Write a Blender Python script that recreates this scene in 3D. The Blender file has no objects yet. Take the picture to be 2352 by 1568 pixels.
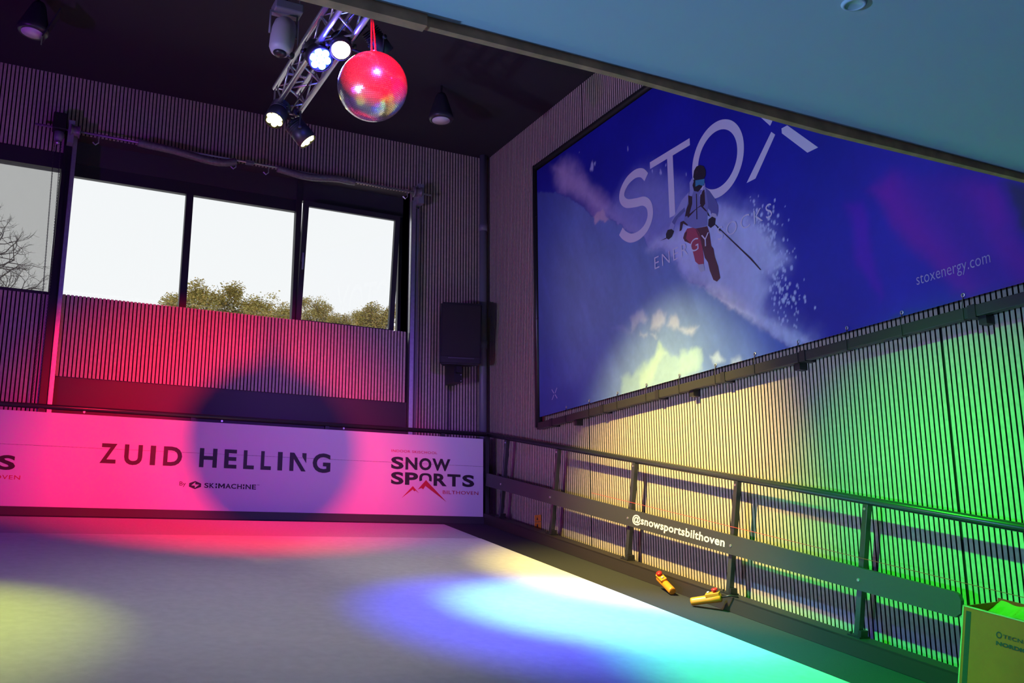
import bpy, bmesh, math, random
import numpy as np
from mathutils import Vector, Matrix
random.seed(7); rng = np.random.default_rng(7)
S = bpy.context.scene
COL = S.collection
V = Vector
R = math.radians

# ------------------------------------------------------------------ camera
F_PX, YAW, PITCH, ROLL = 2325.7, 27.647, 12.871, -0.310
def cam_axes():
    cy, sy = math.cos(R(YAW)), math.sin(R(YAW)); cp, sp = math.cos(R(PITCH)), math.sin(R(PITCH))
    f = V((sy*cp, cy*cp, sp)); r = V((cy, -sy, 0)); u = r.cross(f)
    cr, sr = math.cos(R(ROLL)), math.sin(R(ROLL))
    return cr*r + sr*u, -sr*r + cr*u, f
RX, UX, FX = cam_axes()
cam = bpy.data.objects.new('camera', bpy.data.cameras.new('camera')); COL.objects.link(cam)
cam.data.sensor_width = 36; cam.data.lens = 36*F_PX/2352; cam.data.clip_start = .05; cam.data.clip_end = 300
cam.matrix_world = Matrix(((RX.x, UX.x, -FX.x, 0), (RX.y, UX.y, -FX.y, 0), (RX.z, UX.z, -FX.z, 0), (0, 0, 0, 1)))
S.camera = cam
def ray(x, y): return RX*((x-1176)/F_PX) - UX*((y-784)/F_PX) + FX
def onX(x, y, X): d = ray(x, y); return d*(X/d.x)
def onY(x, y, Y): d = ray(x, y); return d*(Y/d.y)
def onZ(x, y, Z): d = ray(x, y); return d*(Z/d.z)

# ------------------------------------------------------------------ view, world
S.view_settings.view_transform = 'Standard'; S.view_settings.look = 'None'
S.view_settings.exposure = 0.0; S.view_settings.gamma = 1.0; S.view_settings.use_curve_mapping = False
W = bpy.data.worlds.new('overcast'); S.world = W; W.use_nodes = True
wn = W.node_tree.nodes; wl = W.node_tree.links
bg = wn['Background']; bg.inputs['Strength'].default_value = 1.04
tc = wn.new('ShaderNodeTexCoord'); sep = wn.new('ShaderNodeSeparateXYZ'); rp = wn.new('ShaderNodeValToRGB')
wl.new(tc.outputs['Generated'], sep.inputs[0]); wl.new(sep.outputs['Z'], rp.inputs[0]); wl.new(rp.outputs[0], bg.inputs['Color'])
rp.color_ramp.elements[0].color = (1, 1, 1, 1); rp.color_ramp.elements[1].color = (.9, .93, .97, 1)
S.cycles.max_bounces = 10; S.cycles.diffuse_bounces = 5; S.cycles.transparent_max_bounces = 24
S.cycles.sample_clamp_indirect = 4.0
S.cycles.caustics_reflective = False; S.cycles.caustics_refractive = False

# ------------------------------------------------------------------ helpers
MATS = {}
def mat(name, rgb, rough=.6, metal=0., noise=0., nscale=8., coat=0., emit=None, estr=0., alpha=None, spec=.5, bump=0.):
    if name in MATS: return MATS[name]
    m = bpy.data.materials.new(name); m.use_nodes = True; MATS[name] = m
    n = m.node_tree.nodes; l = m.node_tree.links; b = n['Principled BSDF']
    b.inputs['Base Color'].default_value = (*rgb, 1); b.inputs['Roughness'].default_value = rough
    b.inputs['Metallic'].default_value = metal; b.inputs['Specular IOR Level'].default_value = spec
    b.inputs['Coat Weight'].default_value = coat
    if emit: b.inputs['Emission Color'].default_value = (*emit, 1); b.inputs['Emission Strength'].default_value = estr
    if noise or bump:
        t = n.new('ShaderNodeTexCoord'); x = n.new('ShaderNodeTexNoise'); x.inputs['Scale'].default_value = nscale
        x.inputs['Detail'].default_value = 6; l.new(t.outputs['Object'], x.inputs['Vector'])
        if noise:
            r = n.new('ShaderNodeValToRGB'); r.color_ramp.elements[0].position = .3; r.color_ramp.elements[1].position = .7
            r.color_ramp.elements[0].color = (*[max(0, c*(1-noise)) for c in rgb], 1)
            r.color_ramp.elements[1].color = (*[min(1, c*(1+noise)) for c in rgb], 1)
            l.new(x.outputs['Fac'], r.inputs[0]); l.new(r.outputs[0], b.inputs['Base Color'])
        if bump:
            q = n.new('ShaderNodeBump'); q.inputs['Strength'].default_value = bump; q.inputs['Distance'].default_value = .01
            l.new(x.outputs['Fac'], q.inputs['Height']); l.new(q.outputs[0], b.inputs['Normal'])
    return m

def world_of(o):
    m = o.matrix_basis.copy()
    while o.parent: o = o.parent; m = o.matrix_basis @ m
    return m
def obj(name, bm, m=None, parent=None, smooth=False, local=False, base=True):
    """link a bmesh built in world coordinates as one object (origin at its base, or local to its parent)"""
    me = bpy.data.meshes.new(name); bm.to_mesh(me); bm.free()
    if m is not None:
        for q in (m if isinstance(m, (list, tuple)) else [m]): me.materials.append(q)
    if smooth:
        for p in me.polygons: p.use_smooth = True
    o = bpy.data.objects.new(name, me); COL.objects.link(o)
    if parent is not None:
        o.parent = parent
        if not local: me.transform(world_of(parent).inverted())
    elif base and len(me.vertices) and not local:
        co = np.empty(len(me.vertices)*3); me.vertices.foreach_get('co', co); co = co.reshape(-1, 3)
        c = V(((co[:,0].min()+co[:,0].max())/2, (co[:,1].min()+co[:,1].max())/2, co[:,2].min()))
        me.transform(Matrix.Translation(-c)); o.location = c
    return o
def thing(name, label, cat, loc=(0,0,0), rot=(0,0,0), group=None):
    o = bpy.data.objects.new(name, None); COL.objects.link(o); o.empty_display_size = .05
    o.location = loc; o.rotation_euler = rot; tag(o, label, cat, group); return o
def tag(o, label, cat, group=None):
    o['label'] = label; o['category'] = cat
    if group: o['group'] = group
    return o
def struct(o): o['kind'] = 'structure'; return o
def NB(): return bmesh.new()
def box(bm, lo, hi, M=None, bev=0):
    c = [(a+b)/2 for a, b in zip(lo, hi)]; d = [abs(b-a) for a, b in zip(lo, hi)]
    mm = Matrix.Translation(c) @ Matrix.Diagonal((*d, 1))
    r = bmesh.ops.create_cube(bm, size=1, matrix=(M @ mm) if M is not None else mm)
    if bev:
        es = list({e for v in r['verts'] for e in v.link_edges})
        bmesh.ops.bevel(bm, geom=es, offset=bev, segments=2, affect='EDGES', profile=.5)
    return bm
def frame_of(d):
    z = V(d).normalized(); a = V((0,0,1)) if abs(z.z) < .95 else V((1,0,0))
    x = a.cross(z).normalized(); return x, z.cross(x), z
def tube(bm, pts, r, seg=10, caps=True, M=None):
    pts = [V(p) for p in pts]; n = len(pts); rs = r if isinstance(r, (list, tuple)) else [r]*n
    x, y, z = frame_of(pts[1]-pts[0]); rings = []
    for i, p in enumerate(pts):
        t = (pts[min(i+1, n-1)]-pts[max(i-1, 0)]).normalized()
        x = (x - t*x.dot(t)).normalized(); y = t.cross(x)
        ring = []
        for k in range(seg):
            a = 2*math.pi*k/seg; q = p + (x*math.cos(a)+y*math.sin(a))*rs[i]
            ring.append(bm.verts.new(M @ q if M is not None else q))
        rings.append(ring)
    for a, b in zip(rings, rings[1:]):
        for k in range(seg): bm.faces.new((a[k], a[(k+1)%seg], b[(k+1)%seg], b[k]))
    if caps: bm.faces.new(rings[0][::-1]); bm.faces.new(rings[-1])
    return bm
def lathe(bm, prof, M, seg=24, caps=True):
    """profile of (r, z) turned about local z, placed by M"""
    rings = []
    for r, z in prof:
        rings.append([bm.verts.new(M @ V((r*math.cos(2*math.pi*k/seg), r*math.sin(2*math.pi*k/seg), z))) for k in range(seg)])
    for a, b in zip(rings, rings[1:]):
        for k in range(seg): bm.faces.new((a[k], a[(k+1)%seg], b[(k+1)%seg], b[k]))
    if caps: bm.faces.new(rings[0][::-1]); bm.faces.new(rings[-1])
    return bm
def prism(bm, poly, M, t):
    """polygon of (u,v) extruded by t along local w"""
    a = [bm.verts.new(M @ V((u, v, 0))) for u, v in poly]; b = [bm.verts.new(M @ V((u, v, t))) for u, v in poly]
    n = len(poly); bm.faces.new(a[::-1]); bm.faces.new(b)
    for k in range(n): bm.faces.new((a[k], a[(k+1)%n], b[(k+1)%n], b[k]))
    return bm
def flat(bm, poly, M, mi=0):
    f = bm.faces.new([bm.verts.new(M @ V((u, v, 0))) for u, v in poly]); f.material_index = mi; f.normal_update()
    bmesh.ops.triangulate(bm, faces=[f]); return bm
def glyphs(bm, text, x0, x1, y0, y1, M, bold=0., spacing=1., shear=0., mi=0):
    """text outline fitted to the box x0..x1, y0..y1 of the plane M (u right, v up)"""
    cu = bpy.data.curves.new('t', 'FONT'); cu.body = text; cu.offset = bold; cu.space_character = spacing; cu.resolution_u = 4
    o = bpy.data.objects.new('t', cu); COL.objects.link(o)
    dg = bpy.context.evaluated_depsgraph_get(); me = bpy.data.meshes.new_from_object(o.evaluated_get(dg))
    bpy.data.objects.remove(o); bpy.data.curves.remove(cu)
    co = np.array([v.co[:2] for v in me.vertices]); mn, mx = co.min(0), co.max(0)
    vs = []
    for p in co:
        u = x0+(p[0]-mn[0])/(mx[0]-mn[0])*(x1-x0); v = y0+(p[1]-mn[1])/(mx[1]-mn[1])*(y1-y0)
        vs.append(bm.verts.new(M @ V((u, v, 0))))
    for p in me.polygons:
        try: f = bm.faces.new([vs[i] for i in p.vertices]); f.material_index = mi
        except ValueError: pass
    bpy.data.meshes.remove(me); return bm
def planeM(o, u, v):
    u, v = V(u), V(v); w = u.cross(v)
    return Matrix(((u.x, v.x, w.x, o[0]), (u.y, v.y, w.y, o[1]), (u.z, v.z, w.z, o[2]), (0,0,0,1)))

# ------------------------------------------------------------------ palette
wood_slat = mat('oak_slats', (.52, .43, .35), .55, noise=.12, nscale=30)
black_felt = mat('black_felt', (.012, .012, .014), .95)
black_paint = mat('black_ceiling_paint', (.022, .020, .026), .9)
black_metal = mat('black_powder_coat', (.018, .018, .02), .38)
rail_metal = mat('anthracite_steel', (.035, .037, .042), .26)
board_dark = mat('dark_phenolic_board', (.045, .047, .05), .45)
galv = mat('galvanised_steel', (.62, .63, .66), .38, metal=.85, noise=.1, nscale=25)
alu = mat('aluminium_tube', (.75, .75, .78), .32, metal=.9)
carpet = mat('dark_carpet', (.030, .032, .036), .97, noise=.25, nscale=160)
snow_mat = mat('white_ski_carpet', (.70, .69, .70), .9, noise=.05, nscale=14, bump=.35)
strip_mat = mat('greyish_carpet_strip', (.50, .48, .50), .9, noise=.08, nscale=60)
white_paint = mat('white_ceiling_paint', (.74, .75, .77), .85)
timber = mat('bare_pine_lath', (.78, .30, .14), .7, noise=.25, nscale=12)
dark_wall = mat('dark_wall_paint', (.10, .09, .10), .9)
frame_dark = mat('dark_window_frame', (.03, .03, .035), .5)
sign_white = mat('white_sign_board', (.78, .77, .78), .55)
ink_black = mat('black_lettering', (.02, .018, .025), .5)
ink_red = mat('red_lettering', (.55, .02, .04), .5)
ink_white = mat('white_lettering', (.85, .85, .86), .5)

# ------------------------------------------------------------------ light helpers
def spot(name, loc, target, col, power, angle, blend=.6, radius=.06, parent=None):
    L = bpy.data.lights.new(name, 'SPOT'); L.color = col; L.energy = power; L.spot_size = R(angle); L.spot_blend = blend
    L.shadow_soft_size = radius
    o = bpy.data.objects.new(name, L); COL.objects.link(o)
    x, y, z = frame_of(V(loc)-V(target))
    o.matrix_basis = Matrix(((x.x, y.x, z.x, loc[0]), (x.y, y.y, z.y, loc[1]), (x.z, y.z, z.z, loc[2]), (0,0,0,1)))
    return o

# ------------------------------------------------------------------ room dimensions (metres, camera at the origin)
YB, XR, ZC = 12.0, 5.905, 5.69           # back wall face, right wall face, high ceiling
SLOPE = R(11.241); CS, SS = math.cos(SLOPE), math.sin(SLOPE); Z0 = -1.618
XL = -4.2; YN = -3.5; ZF = -1.70
def deck(x, s, h): return V((x, s*CS - h*SS, Z0 + s*SS + h*CS))
DECK = Matrix.Translation((0,0,Z0)) @ Matrix.Rotation(SLOPE, 4, 'X')     # x, s, h -> world
PITCH_SLAT, SLAT_W, SLAT_T = .0418, .0288, .018

# ================================================================== STRUCTURE
bm = NB(); box(bm, (XL, 0, -.25), (XR+.1, 12.4, -.08), DECK); struct(obj('floor_slope', bm, carpet))
bm = NB(); box(bm, (XL, YN, ZF-.1), (XR+.1, .3, ZF)); struct(obj('floor_platform', bm, carpet))

def slats(name, m_face, rects, along, face, depth, u0):
    """vertical slats on the rectangles (u0,u1,z0,z1); along 'x' (face at y) or 'y' (face at x)"""
    bm = NB()
    for (a, b, z0, z1) in rects:
        lo = math.ceil((a-u0)/PITCH_SLAT); hi = math.floor((b-u0)/PITCH_SLAT)
        for k in range(lo, hi):
            u = u0+k*PITCH_SLAT
            if along == 'x': box(bm, (u, face, z0), (u+SLAT_W, face+depth, z1))
            else: box(bm, (face, u, z0), (face+depth, u+SLAT_W, z1))
    return bm
# back wall: two openings
O1 = (-2.0, .475, 3.04, 4.735); O2 = (.60, 4.745, 1.55, 4.99)
rects = [(XL, O1[0], -.2, ZC), (O1[0], O1[1], -.2, O1[2]), (O1[0], O1[1], O1[3], ZC), (O1[1], O2[0], 4.95, ZC),
         (O2[0], O2[1], O2[3], ZC), (O2[0], O2[1], -.2, O2[2]), (O2[1], XR, -.2, ZC)]
bm = NB()
for (a, b, z0, z1) in rects+[(O1[1], O2[0], -.2, 4.95)]: box(bm, (a, YB+SLAT_T, z0), (b, YB+.35, z1))
wb = struct(obj('wall_back', bm, black_felt))
bm = NB(); k = 0
while XL+k*PITCH_SLAT+SLAT_W < XR:
    u = .617+(k-round((.617-XL)/PITCH_SLAT))*PITCH_SLAT; k += 1
    if u < XL or u+SLAT_W > XR: continue
    m_ = u+SLAT_W/2; cuts = [o for o in (O1, O2) if o[0]-.02 < m_ < o[1]+.01]
    if .475 < m_ < .60: cuts = [(0, 0, 4.9, 4.95)]
    for z0, z1 in ([(-.2, cuts[0][2]), (cuts[0][3], ZC)] if cuts else [(-.2, ZC)]): box(bm, (u, YB, z0), (u+SLAT_W, YB+SLAT_T+.004, z1))
back_slats = obj('slat_cladding', bm, wood_slat, wb)
def dark_sides(o, axis):
    o.data.materials.append(black_felt)
    for p in o.data.polygons:
        if abs(p.normal[axis]) > .9: p.material_index = 1
    return o
# right wall, panel joints at Y 9.46 and 4.76
bm = NB(); box(bm, (XR+SLAT_T, YN, -2.6), (XR+.3, YB+.35, ZC)); wr = struct(obj('wall_right', bm, black_felt))
bm = NB()
u = YB-.004
while u > 2.6:
    box(bm, (XR, u-SLAT_W, -1.6), (XR+SLAT_T+.004, u, ZC)); v_ = u-PITCH_SLAT
    for jn in (9.46, 4.76):
        if v_ < jn <= u: v_ -= .011
    u = v_
dark_sides(back_slats, 0); dark_sides(obj('slat_cladding', bm, wood_slat, wr), 1)
bm = NB(); box(bm, (XL-.2, YN, -2.6), (XL, YB+.35, ZC)); struct(obj('wall_left', bm, dark_wall))
bm = NB(); box(bm, (XL-.2, YN-.2, -2.6), (XR+.3, YN, ZC)); struct(obj('wall_rear', bm, dark_wall))
bm = NB(); box(bm, (XL-.2, 2.6, ZC), (XR+.3, YB+.35, ZC+.15)); struct(obj('ceiling_high', bm, black_paint))
bm = NB(); box(bm, (XL, YN, 1.60), (XR, 2.52, 1.75)); struct(obj('ceiling_low', bm, white_paint))
bm = NB(); box(bm, (XL, 2.40, 1.75), (XR, 2.52, ZC)); struct(obj('wall_bulkhead', bm, dark_wall))
# timber lath under the edge of the low ceiling: two lengths butted together
tr = NB(); box(tr, (XL, 2.490, 1.562), (1.03, 2.528, 1.605)); struct(obj('trim_1', tr, timber))
tr = NB()
for xa, xb, za, zb0 in ((1.03, 1.7, 1.567, 1.572), (1.7, 2.6, 1.572, 1.559), (2.6, 3.7, 1.559, 1.572), (3.7, XR, 1.572, 1.575)):
    v = [tr.verts.new(p) for p in ((xa, 2.50, za), (xb, 2.50, zb0), (xb, 2.524, zb0), (xa, 2.524, za), (xa, 2.50, 1.604), (xb, 2.50, 1.604), (xb, 2.524, 1.604), (xa, 2.524, 1.604))]
    for f in ((0,3,2,1), (0,1,5,4), (2,3,7,6), (4,5,6,7)): tr.faces.new([v[i] for i in f])
bmesh.ops.remove_doubles(tr, verts=tr.verts, dist=1e-5)
struct(obj('trim_2', tr, timber))

# ------------------------------------------------------------------ windows
def glass():
    m = bpy.data.materials.new('clear_glass'); m.use_nodes = True; n = m.node_tree.nodes; l = m.node_tree.links
    n.remove(n['Principled BSDF']); t = n.new('ShaderNodeBsdfTransparent'); g = n.new('ShaderNodeBsdfGlossy'); g.inputs['Roughness'].default_value = .02
    fr = n.new('ShaderNodeFresnel'); fr.inputs['IOR'].default_value = 1.45; mx = n.new('ShaderNodeMixShader')
    t.inputs['Color'].default_value = (.98, .99, .99, 1)
    l.new(fr.outputs[0], mx.inputs[0]); l.new(t.outputs[0], mx.inputs[1]); l.new(g.outputs[0], mx.inputs[2])
    l.new(mx.outputs[0], n['Material Output'].inputs['Surface']); return m
GL = glass()
def screen_cloth():
    m = bpy.data.materials.new('screen_cloth'); m.use_nodes = True; n = m.node_tree.nodes; l = m.node_tree.links
    n.remove(n['Principled BSDF']); t = n.new('ShaderNodeBsdfTransparent'); d = n.new('ShaderNodeBsdfDiffuse')
    d.inputs['Color'].default_value = (.10, .10, .10, 1); t.inputs['Color'].default_value = (.96, .96, .94, 1)
    mx = n.new('ShaderNodeMixShader'); mx.inputs[0].default_value = .30
    l.new(t.outputs[0], mx.inputs[1]); l.new(d.outputs[0], mx.inputs[2]); l.new(mx.outputs[0], n['Material Output'].inputs['Surface']); return m
SC = screen_cloth()
def rect_frame(bm, x0, x1, z0, z1, y0, y1, w, M=None):
    box(bm, (x0, y0, z0), (x0+w, y1, z1), M); box(bm, (x1-w, y0, z0), (x1, y1, z1), M)
    box(bm, (x0+w, y0, z0), (x1-w, y1, z0+w), M); box(bm, (x0+w, y0, z1-w), (x1-w, y1, z1), M); return bm
# left window with a screen blind
w1 = struct(thing('window_1', 'dark framed window with a grey screen blind', 'window', (-.7, YB+.2, 3.04))); del w1['category'], w1['label']
bm = NB(); rect_frame(bm, O1[0], O1[1]+.06, O1[2], O1[3], YB+.10, YB+.18, .055)
box(bm, (O1[0], YB+.02, 4.54), (O1[1], YB+.16, 4.73)); box(bm, (O1[0], YB-.005, O1[2]), (O1[1], YB+.1, O1[2]+.03))
obj('window_frame', bm, frame_dark, w1)
bm = NB(); box(bm, (O1[0]+.05, YB+.135, O1[2]+.05), (O1[1]+.02, YB+.141, 4.70)); obj('pane', bm, GL, w1)
bl = thing('roller_blind', 'grey see-through roller blind drawn down over the window beside the chain', 'blind', (-.75, YB+.07, 3.08))
bm = NB(); box(bm, (O1[0]+.02, YB+.068, 3.075), (.462, YB+.070, 4.6)); obj('screen_cloth', bm, SC, bl)
bm = NB(); tube(bm, [(O1[0]+.02, YB+.075, 4.60), (.462, YB+.075, 4.60)], .03, 14); obj('roller', bm, frame_dark, bl, True)
bm = NB(); box(bm, (O1[0]+.02, YB+.062, 3.072), (.462, YB+.076, 3.09)); obj('bottom_bar', bm, frame_dark, bl)

# three pane window behind the door opening
YW = YB+.25
w2 = struct(thing('window_2', 'x', 'x', (2.7, YW, 2.95))); del w2['category'], w2['label']
bm = NB()
box(bm, (.50, YW, 2.85), (.60, YW+.07, 5.05)); box(bm, (1.906, YW-.02, 2.85), (1.990, YW+.07, 4.60)); box(bm, (3.274, YW-.03, 2.85), (3.345, YW+.07, 5.0))
box(bm, (.50, YW, 4.565), (3.30, YW+.07, 5.05)); box(bm, (3.30, YW, 4.72), (4.9, YW+.07, 5.05)); box(bm, (4.70, YW, 2.85), (4.9, YW+.07, 5.05))
box(bm, (.50, YW, 2.85), (4.9, YW+.07, 3.03))
obj('window_frame', bm, frame_dark, w2)
for (a, b) in ((.6, 1.906), (1.99, 3.274)):
    bm = NB(); box(bm, (a, YW+.03, 3.0), (b, YW+.036, 4.6)); obj('pane', bm, GL, w2)
# reveal round the opening
bm = NB(); box(bm, (4.745, YB+.02, 1.55), (4.80, YW+.1, 5.05)); box(bm, (.52, YB+.02, 1.55), (.60, YW+.1, 5.05)); box(bm, (.52, YB+.02, 4.99), (4.8, YW+.1, 5.05))
box(bm, (.52, YW-.02, 4.72), (4.8, YW, 5.0))
obj('reveal', bm, mat('dark_reveal', (.05, .045, .05), .7), w2)
bm = NB(); box(bm, (.5, YB+.02, 1.5), (4.85, YB+.3, 2.9)); struct(obj('wall_back_lower', bm, black_felt))
# tilted sash
th = R(6.0); HM = Matrix.Translation((0, YW-.035, 3.06)) @ Matrix.Rotation(th, 4, 'X')
sash = obj('tilted_sash', rect_frame(NB(), 3.318, 4.625, 0, 1.595, -.03, .03, .066, HM), frame_dark, w2)
bm = NB(); box(bm, (3.38, -.004, .06), (4.57, .004, 1.54), HM); obj('pane', bm, GL, sash)
bm = NB(); box(bm, (3.336, -.05, .80), (3.362, -.03, .92), HM, .004); box(bm, (3.338, -.065, .70), (3.360, -.045, .86), HM, .004)
obj('handle', bm, alu, sash)

# ------------------------------------------------------------------ slatted shutter panel, tracks and spring shaft
sh = thing('sliding_shutter', 'wide slatted shutter panel with black bottom board below the three-pane window', 'shutter', (2.67, YB-.05, 1.7))
bm = NB(); box(bm, (.613, YB-.05, 2.135), (4.735, YB-.02, 3.045)); obj('backing', bm, black_felt, sh)
bm = slats('p', None, [(.613, 4.74, 2.125, 3.05)], 'x', YB-.065, .018, .617); dark_sides(obj('slat_face', bm, wood_slat, sh), 0)
bm = NB(); box(bm, (.613, YB-.045, 1.55), (4.735, YB-.022, 2.133)); obj('bottom_board', bm, mat('black_board', (.03, .025, .03), .5), sh)
gear = thing('shutter_winding_gear', 'galvanised tracks and spring shaft framing the shutter and window', 'door gear', (2.67, YB-.1, 1.6))
bm = NB(); box(bm, (.565, YB-.10, 1.5), (.612, YB-.085, 5.0)); box(bm, (.565, YB-.10, 1.5), (.572, YB-.02, 5.0)); obj('track', bm, galv, gear)
bm = NB(); box(bm, (.478, YB-.06, 1.5), (.564, YB-.004, 4.95)); obj('track_side', bm, black_metal, gear)  # shaded side of the track, built as a black strip
for k in range(9):
    z = 1.75+k*.36
    bm = NB(); box(bm, (.590, YB-.110, z), (.602, YB-.101, z+.022)); obj('bolt', bm, alu, gear)
bm = NB(); box(bm, (4.745, YB-.10, 1.5), (4.80, YB-.085, 4.85)); box(bm, (4.745, YB-.10, 1.5), (4.752, YB-.02, 4.85)); obj('track', bm, galv, gear)
bm = NB(); box(bm, (4.825, YB-.09, 1.5), (4.85, YB-.07, 4.75)); box(bm, (4.81, YB-.07, 1.5), (4.86, YB-.004, 4.75)); obj('track_side', bm, mat('grey_cover', (.16, .16, .18), .5), gear)
YS = YB-.15
bm = NB(); tube(bm, [(.154, YS, 4.96), (5.0, YS, 4.945)], .013, 12); obj('shaft', bm, galv, gear, True)
def path(pts, Y): return [onY(x, y, Y) for x, y in pts]
sleeve = mat('grey_spring_sleeve', (.20, .19, .20), .45, metal=.3, noise=.2, nscale=40)
for p in ([(317,327),(340,333),(365,338),(400,346),(435,356),(468,366),(500,373),(522,374),(542,371)],
          [(637,387),(660,394),(690,403),(720,408),(755,409),(780,411),(800,416),(815,418)]):
    pts = path(p, YS); fine = []
    for a, b in zip(pts, pts[1:]):
        for k in range(6): fine.append(a.lerp(b, k/6))
    fine.append(pts[-1]); rs = [.044+.0025*(i%2) for i in range(len(fine))]
    bm = NB(); tube(bm, fine, rs, 14); obj('spring', bm, sleeve, gear, True)
for x0, x1 in ((.50, .565), (4.80, 4.88)):
    bm = NB(); box(bm, (x0, YS-.03, 4.80), (x1, YB-.004, 5.07)); obj('end_bracket', bm, mat('painted_bracket', (.25, .25, .28), .5), gear)
for x in (.575, 4.79):
    bm = NB(); lathe(bm, [(.03,-.05),(.075,-.05),(.075,-.04),(.06,-.03),(.06,.03),(.075,.04),(.075,.05),(.03,.05)], Matrix.Translation((x, YS, 4.955)) @ Matrix.Rotation(R(90), 4, 'Y'))
    obj('cable_drum', bm, sleeve, gear, True)
for x in (.83, 2.40, 2.80, 4.65):
    bm = NB(); tube(bm, [(x, YS, 4.97), (x, YS-.01, 4.86), (x-.03, YS-.01, 4.83), (x-.06, YS, 4.86)], .008, 6); obj('hook', bm, galv, gear)
bm = NB(); box(bm, (2.52, YS-.03, 4.925), (2.62, YS+.03, 4.972), bev=.006); obj('coupling', bm, alu, gear)
# chain hoist left of the track
ch = thing('chain_hoist', 'dark gearbox with a hanging chain loop beside the left track', 'hoist', (.42, YB-.15, 1.3))
bm = NB(); box(bm, (.335, YS-.06, 4.93), (.475, YS+.09, 5.13), bev=.012); obj('gearbox', bm, black_metal, ch)
bm = NB(); lathe(bm, [(.0,-.06),(.035,-.06),(.05,-.02),(.05,.05)], Matrix.Translation((.41, YS, 4.86)) , 16); obj('motor_cap', bm, mat('dull_bracket', (.22, .22, .26), .4), ch, True)
bm = NB(); bmesh.ops.create_uvsphere(bm, u_segments=12, v_segments=8, radius=.028, matrix=Matrix.Translation((.405, YS-.03, 4.77))); obj('knob', bm, alu, ch, True)
for xa, xb in ((.372, .408), (.440, .474)):
    bm = NB(); z = 4.80; k = 0
    while z > 1.75:
        t = (4.80-z)/3.05; x = xa+(xb-xa)*min(1, t*1.8)
        M = Matrix.Translation((x, YS, z)) @ Matrix.Rotation(R(90*(k%2)), 4, 'Z')
        ring = [M @ V((.0062*math.cos(a), 0, .0105*math.sin(a))) for a in [2*math.pi*i/6 for i in range(7)]]
        tube(bm, ring, .0028, 4, False); z -= .0165; k += 1
    obj('chain', bm, mat('steel_chain', (.10, .10, .11), .4, metal=.6), ch)

# ------------------------------------------------------------------ corner pipe, speaker
dp = thing('downpipe', 'dark grey round downpipe standing in the far corner', 'pipe', (5.80, YB-.08, -.1))
bm = NB(); tube(bm, [(5.80, YB-.09, .2), (5.80, YB-.09, ZC)], .052, 20); obj('pipe', bm, mat('grey_pipe', (.16, .17, .20), .4), dp, True)
for z in (2.98, 4.63, 1.3):
    bm = NB(); tube(bm, [(5.80, YB-.09, z-.05), (5.80, YB-.09, z+.05)], .059, 20); obj('coupling', bm, mat('grey_pipe_joint', (.19, .20, .24), .35), dp, True)
sp = thing('loudspeaker', 'black loudspeaker on a wall bracket beside the corner pipe', 'speaker', (5.35, 11.7, 2.6))
SPM = Matrix.Translation((5.355, 11.74, 2.63)) @ Matrix.Rotation(R(-14), 4, 'Z') @ Matrix.Rotation(R(7), 4, 'X')
bm = NB(); prism(bm, [(-.275,-.16),(.275,-.16),(.19,.20),(-.19,.20)], SPM, .80); bmesh.ops.bevel(bm, geom=bm.edges[:], offset=.02, segments=2, affect='EDGES'); obj('cabinet', bm, mat('black_speaker', (.012, .010, .014), .6), sp)
bm = NB(); box(bm, (-.25, -.17, .10), (.25, -.158, .77), SPM, .005); obj('grille', bm, mat('black_grille', (.018, .015, .02), .7, bump=.6, nscale=300), sp)
bm = NB(); box(bm, (-.16, -.168, .075), (.18, -.159, .088), SPM); obj('trim_strip', bm, mat('dark_grey_trim', (.05, .045, .055), .4), sp)
bm = NB(); box(bm, (5.285, 11.70, 2.40), (5.395, 11.98, 2.66)); box(bm, (5.30, 11.66, 2.52), (5.38, 11.80, 2.64)); obj('wall_bracket', bm, black_metal, sp)
for z in (2.42, 2.50, 2.54):
    bm = NB(); lathe(bm, [(.008,0),(.008,.006)], Matrix.Translation((5.38, 11.70, z)) @ Matrix.Rotation(R(90), 4, 'X'), 8); obj('screw', bm, alu, sp)
bm = NB(); tube(bm, [(5.33, 11.985, 2.42), (5.33, 11.985, 1.6)], .012, 8); obj('cable', bm, black_metal, sp)

# ================================================================== SKI SLOPE
mt = tag(obj('ski_carpet', box(NB(), (XL+.2, .4, -.078), (4.83, 10.16, 0), DECK), snow_mat), 'large white ski carpet covering the slope', 'ski carpet')
tag(obj('carpet_strip', box(NB(), (XL+.2, 10.165, -.078), (4.835, 11.17, -.004), DECK), strip_mat), 'duller carpet strip across the top of the ski slope', 'carpet')

# barrier with the printed sign at the top of the slope
YSG = 11.6
eb = thing('end_barrier', 'long white sign board barrier with handrail at the top of the slope', 'barrier', (1.0, YSG, .6))
bm = NB(); box(bm, (XL+.1, YSG, .955), (5.652, YSG+.015, 1.655)); pf = obj('upper_board', bm, sign_white, eb)
bm.free() if False else None
bpy.data.objects.remove(pf)
sgT = onY(500, 970.5, YSG).z; sgB = .69
ZSEAM = onY(600, 1047, YSG).z
bm = NB(); box(bm, (XL+.1, YSG, ZSEAM+.0015), (5.652, YSG+.015, sgT)); obj('sign_board', bm, sign_white, eb)
bm = NB(); box(bm, (XL+.1, YSG, sgB), (5.652, YSG+.015, ZSEAM-.0015)); obj('sign_board', bm, sign_white, eb)
bm = NB(); box(bm, (XL+.1, YSG-.02, .50), (5.66, YSG+.02, sgB-.002)); obj('base_board', bm, board_dark, eb)
bm = NB(); tube(bm, [(XL+.1, YSG+.03, 1.735), (5.74, YSG+.03, 1.735)], .027, 14); obj('handrail', bm, rail_metal, eb, True)
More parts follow.
